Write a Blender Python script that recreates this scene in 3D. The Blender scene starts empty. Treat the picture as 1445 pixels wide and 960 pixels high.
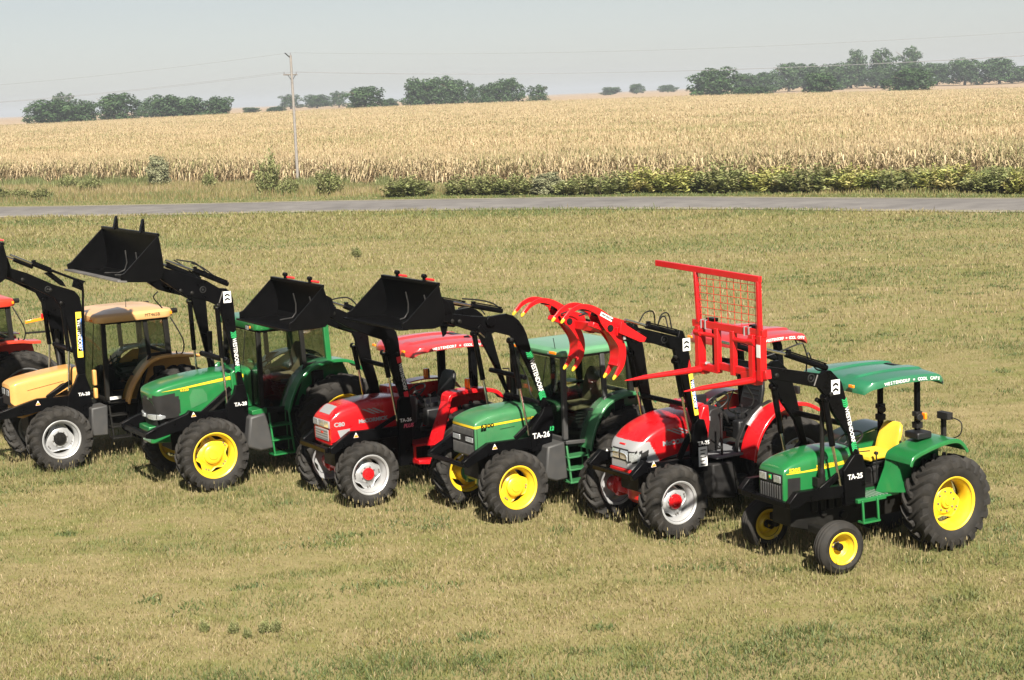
import bpy, bmesh, math, random
import numpy as np
from mathutils import Vector, Matrix, noise as mnoise
random.seed(7); RNG = np.random.default_rng(11)
SC = bpy.context.scene
COL = SC.collection
R = math.radians

# ------------------------------------------------------------------ materials
MATS = {}
def _new(name):
    m = bpy.data.materials.new(name); m.use_nodes = True
    nt = m.node_tree
    return m, nt, nt.nodes['Principled BSDF']

def paint(name, col, rough=.3, var=.10, coat=0., metal=0., dust=0., scale=3., bump=0., spec=.5):
    """painted / moulded surface: base colour with slight uneven fading, optional dust film"""
    m, nt, b = _new(name)
    L = nt.links; N = nt.nodes
    tc = N.new('ShaderNodeTexCoord')
    n1 = N.new('ShaderNodeTexNoise'); n1.inputs['Scale'].default_value = scale; n1.inputs['Detail'].default_value = 6
    L.new(tc.outputs['Object'], n1.inputs['Vector'])
    r = N.new('ShaderNodeValToRGB')
    r.color_ramp.elements[0].position = .3; r.color_ramp.elements[1].position = .7
    lo = [c*(1-var) for c in col]; hi = [min(1, c*(1+var)) for c in col]
    r.color_ramp.elements[0].color = (*lo, 1); r.color_ramp.elements[1].color = (*hi, 1)
    L.new(n1.outputs['Fac'], r.inputs['Fac'])
    out = r.outputs['Color']
    if dust > 0:
        n2 = N.new('ShaderNodeTexNoise'); n2.inputs['Scale'].default_value = 9; n2.inputs['Detail'].default_value = 8
        L.new(tc.outputs['Object'], n2.inputs['Vector'])
        mr = N.new('ShaderNodeMapRange'); mr.inputs[1].default_value = .38; mr.inputs[2].default_value = .75
        mr.inputs[3].default_value = dust*.25; mr.inputs[4].default_value = dust
        L.new(n2.outputs['Fac'], mr.inputs[0])
        mx = N.new('ShaderNodeMix'); mx.data_type = 'RGBA'
        L.new(mr.outputs[0], mx.inputs[0]); L.new(out, mx.inputs[6]); mx.inputs[7].default_value = (.15, .122, .085, 1)
        out = mx.outputs[2]
    L.new(out, b.inputs['Base Color'])
    rr = N.new('ShaderNodeMapRange'); rr.inputs[3].default_value = max(.02, rough-.06); rr.inputs[4].default_value = rough+.12
    L.new(n1.outputs['Fac'], rr.inputs[0]); L.new(rr.outputs[0], b.inputs['Roughness'])
    b.inputs['Metallic'].default_value = metal
    b.inputs['Coat Weight'].default_value = coat; b.inputs['Coat Roughness'].default_value = .12
    b.inputs['Specular IOR Level'].default_value = spec
    if bump:
        bp = N.new('ShaderNodeBump'); bp.inputs['Strength'].default_value = bump; bp.inputs['Distance'].default_value = .004
        n3 = N.new('ShaderNodeTexNoise'); n3.inputs['Scale'].default_value = 40
        L.new(tc.outputs['Object'], n3.inputs['Vector']); L.new(n3.outputs['Fac'], bp.inputs['Height']); L.new(bp.outputs[0], b.inputs['Normal'])
    MATS[name] = m
    return m

paint('green', (.007, .120, .030), .28, .10, coat=.8, dust=.05)
paint('old_green', (.026, .135, .048), .40, .12, coat=.5, dust=.08)
paint('canopy_green', (.010, .115, .052), .34, .08, coat=.9, dust=.06)
paint('pale_roof_green', (.085, .23, .115), .42, .08, coat=.7, dust=.06)
paint('red', (.44, .004, .008), .26, .10, coat=.8, dust=.04)
paint('canopy_red', (.38, .022, .026), .34, .08, coat=.9, dust=.05)
paint('attach_red', (.46, .004, .006), .34, .08, coat=.2)
paint('orange_red', (.50, .035, .016), .30, .08, coat=.4, dust=.05)
paint('amber_paint', (.52, .275, .080), .30, .08, coat=.4, dust=.05)
paint('cream_roof', (.56, .315, .125), .36, .06, coat=.6, dust=.05)
paint('yellow', (.62, .42, .012), .38, .10, coat=.1, dust=.14)
paint('seat_yellow', (.66, .44, .035), .42, .06)
paint('silver', (.40, .41, .42), .34, .12, metal=.4, dust=.28)
paint('silver_panel', (.27, .27, .275), .34, .05, metal=.15)
paint('black', (.0022, .0022, .0025), .27, .3, dust=.0, scale=6, spec=.08)
paint('bucket_black', (.0024, .0024, .0026), .32, .3, dust=.001, scale=5, spec=.07)
paint('bare_steel', (.20, .19, .18), .42, .25, metal=.6, dust=.1)
paint('lit_strap_steel', (.016, .016, .016), .40, .4, dust=.06, metal=.2, scale=9)  # bucket straps: lighter than the bucket black, sunlit edges put into the colour
paint('chassis', (.0065, .0065, .006), .5, .3, dust=.03, spec=.15)
paint('plastic', (.012, .012, .0125), .5, .2, dust=.04, bump=.2, spec=.18)
paint('grey_plastic', (.030, .031, .032), .55, .15, dust=.10, bump=.2)
paint('vinyl', (.006, .006, .0065), .45, .2, bump=.3)
paint('tan_fabric', (.16, .12, .075), .8, .15, bump=.3)
paint('tyre', (.0125, .012, .0115), .70, .3, dust=.08, scale=7, bump=.3, spec=.25)
paint('grey_panel', (.13, .135, .145), .5, .1, dust=.1)
paint('white', (.66, .66, .64), .4, .04)
paint('decal_yellow', (.80, .60, .05), .35, .04)
paint('decal_blue', (.02, .14, .50), .35, .04)
paint('decal_green', (.02, .30, .09), .4, .04)
paint('orange_lens', (.85, .22, .01), .2, .06, coat=.6)
paint('red_lens', (.55, .01, .01), .2, .06, coat=.6)
paint('chrome', (.62, .61, .59), .16, .04, metal=1.)
paint('rubber', (.005, .005, .005), .5, .2)
paint('bark', (.11, .085, .06), .9, .3, scale=20)
paint('pole_wood', (.185, .170, .155), .85, .18, scale=8)
paint('wire', (.20, .20, .21), .5, .05)
paint('lamp_glass', (.40, .42, .43), .10, .35, coat=1., metal=.5, scale=60)

def glass(name, tint, mixv=.16):
    m, nt, b = _new(name); N = nt.nodes; L = nt.links
    tr = N.new('ShaderNodeBsdfTransparent'); tr.inputs['Color'].default_value = (*tint, 1)
    gl = N.new('ShaderNodeBsdfGlossy'); gl.inputs['Roughness'].default_value = .03
    lw = N.new('ShaderNodeLayerWeight'); lw.inputs['Blend'].default_value = .25
    mr = N.new('ShaderNodeMapRange'); mr.inputs[3].default_value = mixv*.35; mr.inputs[4].default_value = .7
    mx = N.new('ShaderNodeMixShader')
    L.new(lw.outputs['Fresnel'], mr.inputs[0]); L.new(mr.outputs[0], mx.inputs[0])
    L.new(tr.outputs[0], mx.inputs[1]); L.new(gl.outputs[0], mx.inputs[2])
    L.new(mx.outputs[0], N['Material Output'].inputs['Surface'])
    MATS[name] = m
glass('glass', (.78, .84, .78), .12); glass('clear_glass', (.84, .88, .83), .10)

def leafmat(name, attr=True, cols=None, trans=.3, rough=.6):
    """foliage: colour from the mesh's own per-leaf colour, thin leaves let some light through"""
    m, nt, b = _new(name); N = nt.nodes; L = nt.links
    if attr:
        a = N.new('ShaderNodeAttribute'); a.attribute_name = 'col'; c = a.outputs['Color']
    N.remove(b)
    d = N.new('ShaderNodeBsdfDiffuse'); t = N.new('ShaderNodeBsdfTranslucent')
    g = N.new('ShaderNodeBsdfGlossy'); g.inputs['Roughness'].default_value = rough; g.inputs['Color'].default_value = (.5, .5, .5, 1)
    L.new(c, d.inputs['Color']); L.new(c, t.inputs['Color'])
    mx = N.new('ShaderNodeMixShader'); mx.inputs[0].default_value = trans
    L.new(d.outputs[0], mx.inputs[1]); L.new(t.outputs[0], mx.inputs[2])
    m2 = N.new('ShaderNodeMixShader'); m2.inputs[0].default_value = .04
    L.new(mx.outputs[0], m2.inputs[1]); L.new(g.outputs[0], m2.inputs[2])
    L.new(m2.outputs[0], N['Material Output'].inputs['Surface'])
    MATS[name] = m
leafmat('blade'); leafmat('corn_leaf', trans=.25); leafmat('leaf', trans=.2); leafmat('bush_leaf', trans=.18)

# ------------------------------------------------------------------ mesh builder
def crom(vals, n):
    """Catmull-Rom through a list of tuples, n steps per span"""
    out = []
    P = [np.array(v, float) for v in vals]
    for i in range(len(P)-1):
        p0 = P[max(i-1, 0)]; p1 = P[i]; p2 = P[i+1]; p3 = P[min(i+2, len(P)-1)]
        for k in range(n):
            t = k/n
            out.append(.5*((2*p1)+(p2-p0)*t+(2*p0-5*p1+4*p2-p3)*t*t+(3*p1-p0-3*p2+p3)*t**3))
    out.append(P[-1])
    return out

class MB:
    def __init__(s): s.v = []; s.f = []
    def add(s, vs, fs):
        o = len(s.v); s.v += [tuple(map(float, v)) for v in vs]; s.f += [tuple(i+o for i in f) for f in fs]; return s
    def box(s, c, d, rot=None):
        x, y, z = [k/2 for k in d]
        vs = [Vector((a*x, b*y, e*z)) for e in (-1, 1) for b in (-1, 1) for a in (-1, 1)]
        if rot is not None: vs = [rot @ v for v in vs]
        c = Vector(c)
        return s.add([v+c for v in vs], [(0, 2, 3, 1), (4, 5, 7, 6), (0, 1, 5, 4), (2, 6, 7, 3), (0, 4, 6, 2), (1, 3, 7, 5)])
    def bar(s, p, q, w, h, up=(0, 0, 1)):
        """rectangular bar from p to q; w across, h along 'up'"""
        p = Vector(p); q = Vector(q); d = (q-p); l = d.length; d.normalize()
        u = Vector(up); u = u-d*u.dot(d)
        if u.length < 1e-4: u = Vector((1, 0, 0)); u = u-d*u.dot(d)
        u.normalize(); r = d.cross(u)
        vs = [e+r*(a*w/2)+u*(b*h/2) for e in (p, q) for a, b in ((-1, -1), (1, -1), (1, 1), (-1, 1))]
        return s.add(vs, [(0, 3, 2, 1), (4, 5, 6, 7), (0, 1, 5, 4), (1, 2, 6, 5), (2, 3, 7, 6), (3, 0, 4, 7)])
    def tube(s, pts, r, n=10, caps=True):
        P = [Vector(p) for p in pts]; rs = r if isinstance(r, (list, tuple)) else [r]*len(P)
        vs = []; fs = []; u = None
        for i, p in enumerate(P):
            d = (P[min(i+1, len(P)-1)]-P[max(i-1, 0)]).normalized()
            if u is None:
                u = Vector((0, 0, 1)) if abs(d.z) < .9 else Vector((1, 0, 0))
            u = (u-d*u.dot(d)).normalized(); w = d.cross(u)
            vs += [p+(u*math.cos(2*math.pi*k/n)+w*math.sin(2*math.pi*k/n))*rs[i] for k in range(n)]
        for i in range(len(P)-1):
            for k in range(n):
                a = i*n+k; b = i*n+(k+1) % n; fs.append((a, b, b+n, a+n))
        if caps: fs += [tuple(range(n-1, -1, -1)), tuple(range((len(P)-1)*n, len(P)*n))]
        return s.add(vs, fs)
    def prism(s, poly, y0, y1, f=None):
        """outline in (x,z) given thickness from y0 to y1"""
        n = len(poly)
        g = f or (lambda a, y, b: (a, y, b))
        vs = [g(a, y0, b) for a, b in poly]+[g(a, y1, b) for a, b in poly]
        ar = sum(poly[i][0]*poly[(i+1) % n][1]-poly[(i+1) % n][0]*poly[i][1] for i in range(n))
        fs = [tuple(range(n)), tuple(range(2*n-1, n-1, -1))]+[(i, i+n, (i+1) % n+n, (i+1) % n) for i in range(n)]
        if (ar < 0) != (y1 < y0): fs = [t[::-1] for t in fs]
        return s.add(vs, fs)
    def strip(s, pts, y0, y1, t):
        """bent sheet: polyline in (x,z), thickness t, from y0 to y1"""
        P = [Vector((a, 0, b)) for a, b in pts]; up = []; lo = []
        for i, p in enumerate(P):
            d = (P[min(i+1, len(P)-1)]-P[max(i-1, 0)]).normalized(); nrm = Vector((-d.z, 0, d.x))
            up.append((p.x+nrm.x*t/2, p.z+nrm.z*t/2)); lo.append((p.x-nrm.x*t/2, p.z-nrm.z*t/2))
        n = len(P)
        vs = [(a, y, b) for y in (y0, y1) for ring in (up, lo) for a, b in ring]
        fs = []
        for i in range(n-1):
            fs += [(i, i+1, 2*n+i+1, 2*n+i), (n+i, 3*n+i, 3*n+i+1, n+i+1), (i, n+i, n+i+1, i+1), (2*n+i, 2*n+i+1, 3*n+i+1, 3*n+i)]
        fs += [(0, 2*n, 3*n, n), (n-1, 2*n-1, 4*n-1, 3*n-1)]
        return s.add(vs, fs)
    def lathe(s, prof, n=40, c=(0, 0, 0), f=None):
        """profile [(r,y)] spun about the y axis through c; f(angle,r) may scale r"""
        vs = []; m = len(prof)
        for k in range(n):
            a = 2*math.pi*k/n
            for r, y in prof: 
                rr = f(a, r, y) if f else r
                vs.append((c[0]+rr*math.cos(a), c[1]+y, c[2]+rr*math.sin(a)))
        fs = [(k*m+i, k*m+i+1, ((k+1) % n)*m+i+1, ((k+1) % n)*m+i) for k in range(n) for i in range(m-1)]
        return s.add(vs, fs)
    def loft(s, secs, closed=True, caps=True):
        m = len(secs[0]); vs = [p for q in secs for p in q]; fs = []
        for i in range(len(secs)-1):
            for k in range(m if closed else m-1):
                a = i*m+k; b = i*m+(k+1) % m; fs.append((a, b, b+m, a+m))
        if caps: fs += [tuple(range(m-1, -1, -1)), tuple(range((len(secs)-1)*m, len(secs)*m))]
        return s.add(vs, fs)
    def build(s, name, mat, parent=None, bevel=0, sharp=35, fix=True, loc=None):
        me = bpy.data.meshes.new(name); me.from_pydata(s.v, [], s.f); me.update()
        if fix:
            b = bmesh.new(); b.from_mesh(me); bmesh.ops.recalc_face_normals(b, faces=b.faces); b.to_mesh(me); b.free()
        for p in me.polygons: p.use_smooth = True
        me.set_sharp_from_angle(angle=R(sharp))
        o = bpy.data.objects.new(name, me); COL.objects.link(o)
        if isinstance(mat, str): mat = MATS[mat]
        if mat: me.materials.append(mat)
        if parent: o.parent = parent
        if loc: o.location = loc
        if bevel:
            bv = o.modifiers.new('bevel', 'BEVEL'); bv.width = bevel; bv.segments = 2; bv.limit_method = 'ANGLE'; bv.angle_limit = R(40); bv.harden_normals = False
        return o

def empty(name, parent=None, loc=(0, 0, 0), rotz=0.):
    o = bpy.data.objects.new(name, None); COL.objects.link(o); o.location = loc; o.rotation_euler = (0, 0, rotz)
    o.empty_display_size = .2
    if parent: o.parent = parent
    return o
def tag(o, label=None, cat=None, group=None, kind=None):
    if label: o['label'] = label
    if cat: o['category'] = cat
    if group: o['group'] = group
    if kind: o['kind'] = kind
    return o

def text(body, parent, origin, xdir, ydir, size, mat, bold=.0, name='lettering', sx=1., align='LEFT', shear=0., fit=None):
    cu = bpy.data.curves.new(name, 'FONT'); cu.body = body; cu.size = size; cu.extrude = .0015; cu.offset = bold
    cu.align_x = align; cu.align_y = 'CENTER'; cu.shear = shear; cu.space_character = 1.0; cu.resolution_u = 3
    cu.materials.append(MATS[mat])
    o = bpy.data.objects.new(name, cu); COL.objects.link(o)
    X = Vector(xdir).normalized(); Y = Vector(ydir); Y = (Y-X*Y.dot(X)).normalized(); Z = X.cross(Y)
    M = Matrix((X*sx, Y, Z)).transposed().to_4x4(); M.translation = Vector(origin)
    bpy.context.view_layer.update()
    me = bpy.data.meshes.new_from_object(o.evaluated_get(bpy.context.evaluated_depsgraph_get())); me.name = name
    bpy.data.objects.remove(o); bpy.data.curves.remove(cu)
    if not me.materials: me.materials.append(MATS[mat])
    o = bpy.data.objects.new(name, me); COL.objects.link(o)
    if fit:
        xs_ = [v.co.x for v in me.vertices]; M = M @ Matrix.Diagonal((fit/max(1e-6, max(xs_)-min(xs_)), 1, 1, 1))
    o.parent = parent; o.matrix_local = M
    return o
SIDE = ((-1, 0, 0), (0, 0, 1))        # reading direction on a tractor's left flank
# ------------------------------------------------------------------ wheels
WCACHE = {}
def wheel(par, name, x, y, r, w, rim, rim_mat, hub_mat, style='lug', side=1, nl=19, yaw=0., spin=0., disc=0., lobes=8, hub_r=.1, kind='plain'):
    e = empty(name, par, (x, y, r), (0 if side > 0 else math.pi)+R(yaw))
    key = (name, r, w, rim, rim_mat, hub_mat, style, nl, lobes, kind, disc)
    if key in WCACHE:
        for o in WCACHE[key]:
            c = o.copy(); COL.objects.link(c); c.parent = e; c.rotation_euler = (0, spin+.2, 0)
        return e
    h = .055 if r > .65 else .042
    if style != 'lug': h = .012
    rc = r-h; hw = w/2; sb = (rim+rc)/2
    t = MB()
    prof = [(rim-.02, hw*.70), (rim+.012, hw*.80), (rim+.05, hw*.93), (sb, hw*1.0), (rc-.08, hw*.985), (rc-.03, hw*.92), (rc-.008, hw*.70), (rc, hw*.3), (rc+.002, 0)]
    prof = prof+[(a, -b) for a, b in prof[-2::-1]]
    if style == 'rib':
        q = []
        for k in range(13):
            yy = hw*.80*(1-k/6); q.append((rc-(0 if k % 3 else .016)-.03*(abs(1-k/6))**3, yy))
        prof = prof[:5]+q+[(a, -b) for a, b in prof[4::-1]]
    t.lathe(prof, 56)
    if style == 'lug':
        da = 2*math.pi/nl
        for sd in (1, -1):
            for k in range(nl):
                a0 = k*da+(0 if sd > 0 else da/2)
                secs = []
                for (fy, fa, rb, tw, hh) in ((-.08, -.10, rc-.02, .030, h+.018), (.30, .18, rc-.02, .030, h+.018), (.68, .62, rc-.025, .034, h+.020), (.93, .98, rc-.055, .040, h+.026), (1.02, 1.10, rc-.12, .034, .030)):
                    a = a0+fa*da*.95; y0 = sd*hw*fy
                    ca, sa = math.cos(a), math.sin(a); tx, tz = -sa, ca
                    ring = []
                    for (o, kk) in ((-tw*1.25, 0), (-tw*.75, 1), (tw*.75, 1), (tw*1.25, 0)):
                        rr = rb+hh*kk
                        yy = y0 if fy < .95 else y0+(sd*.012*kk)
                        ring.append((ca*rr+tx*o, yy, sa*rr+tz*o))
                    secs.append(ring)
                t.loft(secs)
    tyre = t.build('tyre', 'tyre', e, 0, 40)
    m = MB()
    yo = hw*.72
    m.lathe([(rim+.012, yo+.012), (rim+.022, yo+.022), (rim+.010, yo+.026), (rim-.012, yo+.012), (rim-.022, yo-.02), (rim-.040, yo-.045), (rim-.055, yo-.09), (rim-.060, 0), (rim-.055, -yo+.06), (rim-.022, -yo+.02), (rim+.018, -yo-.02), (rim+.020, -yo-.028), (rim-.02, -yo-.015)], 48)
    d = disc; ri = rim-.058
    m2 = MB()
    if kind == 'dish':                       # deep one-piece dish
        m.lathe([(ri, d+.04), (ri*.80, d+.005), (ri*.55, d-.02), (ri*.40, d-.01), (.05, d), (.001, d)], 48)
        for k in range(6):
            a = k*math.pi/3; m2.lathe([(.016, .0), (.016, .022), (.001, .024)], 6, (ri*.36*math.cos(a), d-.012, ri*.36*math.sin(a)))
    else:                                    # pressed disc that meets the rim only at its lugs, leaving slots
        def fr(a, rr, y):
            if rr < ri*.7: return rr
            q = .5+.5*math.cos(lobes*a)
            q = min(1, q*1.7) if kind == 'tri' else min(1, q*1.5)
            return rr*(.80+.20*q) if kind != 'tri' else rr*(.72+.28*q)
        m.lathe([(ri*.999, d+.012), (ri*.97, d+.016), (ri*.90, d+.008), (ri*.62, d+.035), (ri*.56, d+.055), (ri*.42, d+.06), (.001, d+.06)], 72, f=fr)
        m.lathe([(ri*.96, d-.012), (ri*.6, d-.02), (.001, d-.02)], 72, f=fr)
        for k in range(lobes):
            a = 2*math.pi*k/lobes
            for da_ in (-.09, .09):
                m2.lathe([(.013, 0), (.013, .022), (.001, .024)], 6, ((ri*.86)*math.cos(a+da_), d+.012, (ri*.86)*math.sin(a+da_)))
        for k in range(8):
            a = 2*math.pi*(k+.5)/8; m2.lathe([(.013, 0), (.013, .02), (.001, .022)], 6, (ri*.47*math.cos(a), d+.058, ri*.47*math.sin(a)))
    rm = m.build('rim', rim_mat, e, 0, 32)
    hb = MB(); hb.lathe([(hub_r, d+.02), (hub_r, d+.085), (hub_r*.9, d+.10), (hub_r*.55, d+.105), (hub_r*.5, d+.12), (.001, d+.122)], 24)
    hb.lathe([(hub_r*1.1, -yo-.08), (hub_r*1.1, d-.02)], 16)
    ho = hb.build('hub', hub_mat, e, 0, 40)
    bo = m2.build('wheel_bolts', 'bare_steel', e, 0, 40)
    for o in (tyre, rm, ho, bo): o.rotation_euler = (0, spin, 0)
    WCACHE[key] = (tyre, rm, ho, bo)
    return e

# ------------------------------------------------------------------ hood
class Hood:
    """stations (x, half width, z bottom, z shoulder, z top)"""
    def __init__(s, st, p=.62, n=9, k=5):
        s.st = crom(st, k); s.p = p; s.n = n; s.st0 = st
    def sec(s, q):
        x, w, zb, zs, zt = q; pts = []
        half = [(w*.985, zb), (w, zb+(zs-zb)*.5), (w*.995, zs)]
        for i in range(1, s.n+1):
            a = math.pi/2*i/s.n; half.append((w*.995*math.cos(a)**s.p if i < s.n else 0, zs+(zt-zs)*math.sin(a)**s.p))
        return [(x, y, z) for y, z in half]+[(x, -y, z) for y, z in half[-2::-1]]
    def build(s, name, mat, par, bevel=.008):
        m = MB(); secs = [s.sec(q) for q in s.st]; m.loft(secs, closed=True)
        return m.build(name, mat, par, bevel, 40)
    def at(s, x):
        xs = [q[0] for q in s.st]
        if xs[0] > xs[-1]: st = s.st[::-1]
        else: st = s.st
        for a, b in zip(st, st[1:]):
            if a[0] <= x <= b[0]:
                t = (x-a[0])/max(1e-6, b[0]-a[0]); return a+(b-a)*t
        return st[0] if x < st[0][0] else st[-1]
    def side(s, x, z):
        q = s.at(x); sec = s.sec(q)
        for a, b in zip(sec, sec[1:]):
            if a[2] <= z <= b[2]+1e-9:
                t = (z-a[2])/max(1e-6, b[2]-a[2]); return a[1]+(b[1]-a[1])*t
        return sec[0][1]
    def decal(s, name, mat, par, lo, hi, off=.004, n=24, both=True):
        """sheet on the flank between two (x,z) polylines"""
        m = MB()
        def samp(pl, t):
            L = [0]
            for a, b in zip(pl, pl[1:]): L.append(L[-1]+math.dist(a, b))
            d = t*L[-1]
            for i in range(len(pl)-1):
                if d <= L[i+1]+1e-9:
                    u = (d-L[i])/max(1e-9, L[i+1]-L[i]); return (pl[i][0]+(pl[i+1][0]-pl[i][0])*u, pl[i][1]+(pl[i+1][1]-pl[i][1])*u)
            return pl[-1]
        for sg in ((1, -1) if both else (1,)):
            A = [samp(lo, i/n) for i in range(n+1)]; B = [samp(hi, i/n) for i in range(n+1)]
            rows = []
            for j in range(4):
                u = j/3; rows.append([(a[0]+(b[0]-a[0])*u, a[1]+(b[1]-a[1])*u) for a, b in zip(A, B)])
            vs = [(x, sg*(s.side(x, z)+off), z) for r_ in rows for x, z in r_]
            fs = [(j*(n+1)+i, j*(n+1)+i+1, (j+1)*(n+1)+i+1, (j+1)*(n+1)+i) for j in range(3) for i in range(n)]
            m.add(vs, fs)
        return m.build(name, mat, par, 0, 60)
    def text(s, body, par, x, z, size, mat, bold=0, sx=1., shear=0., dx=.12, off=.009):
        y = s.side(x, z); y2 = s.side(x-dx, z)
        slope = (y2-y)/dx
        q = s.at(x); q2 = s.at(x-dx)
        return text(body, par, (x, y+off, z), (-1, slope, 0), (0, 0, 1), size, mat, bold, sx=sx, shear=shear)

def hood_patch(H, name, mat, par, cond, off=.006, xr=None, k=16, n=18, cap=True, sharp=60):
    """skin piece lying on the hood: the hood's own surface, lifted by off, wherever cond(x,y,z) holds"""
    st = []
    for a, b in zip(H.st, H.st[1:]):
        for t in range(4): st.append(a+(b-a)*t/4)
    st.append(H.st[-1])
    if xr: st = [q for q in st if xr[0] <= q[0] <= xr[1]]
    S0 = [np.array(H.sec(q)) for q in H.st]; xs_ = np.array([q[0] for q in H.st])
    rows = []
    for q in st:                                   # same facets as the hood itself, only cut finer
        i_ = min(len(S0)-2, max(0, int(np.searchsorted(-xs_, -q[0], 'right')-1))); t = (q[0]-xs_[i_])/(xs_[i_+1]-xs_[i_])
        base = S0[i_]+(S0[i_+1]-S0[i_])*t; sec = []
        for a, b in zip(base, base[1:]):
            for u in (0, .25, .5, .75): sec.append(tuple(a+(b-a)*u))
        sec.append(tuple(base[-1])); rows.append(sec)
    G = H
    A = np.array(rows); du = np.gradient(A, axis=0); dv = np.gradient(A, axis=1); N_ = np.cross(du, dv); L = np.linalg.norm(N_, axis=2); L[L < 1e-9] = 1; N_ /= L[..., None]
    c = A.mean((0, 1)); sgn = np.sign(((A-c)*N_).sum()); A = A+N_*off*sgn
    A[np.array(rows)[..., 0] >= st[0][0]-1e-6, 0] += off
    vs = A.reshape(-1, 3); m_ = A.shape[1]; fs = []
    for i in range(A.shape[0]-1):
        for j in range(m_-1):
            p = (A[i, j]+A[i+1, j+1])/2
            if cond(*p): fs.append((i*m_+j, i*m_+j+1, (i+1)*m_+j+1, (i+1)*m_+j))
    m = MB(); m.add(vs, fs)
    if cap:
        q = st[0]; sec = G.sec(q); ny, nz = 24, 30; w_ = q[1]
        def ztop(y): 
            s_ = min(1, abs(y)/(w_*.995)); return q[3]+(q[4]-q[3])*(max(0, 1-s_**(2/G.p)))**(G.p/2)
        g = []
        for i in range(ny+1):
            y = -w_+2*w_*i/ny
            for j in range(nz+1): g.append((q[0]+off, y, q[2]+(ztop(y)-q[2])*j/nz))
        f2 = []
        for i in range(ny):
            for j in range(nz):
                a = i*(nz+1)+j; p = (np.array(g[a])+np.array(g[a+nz+2]))/2
                if cond(*p): f2.append((a, a+1, a+nz+2, a+nz+1))
        m.add(g, f2)
    o = m.build(name, mat, par, 0, sharp)
    b = bmesh.new(); b.from_mesh(o.data); bmesh.ops.delete(b, geom=[v for v in b.verts if not v.link_faces], context='VERTS'); b.to_mesh(o.data); b.free()
    return o

# ------------------------------------------------------------------ loader
def hoses(par, paths, r=.012, name='hydraulic_hose'):
    m = MB()
    for p in paths: m.tube(crom(p, 6), r, 6)
    return m.build(name, 'rubber', par, 0, 60)

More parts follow.
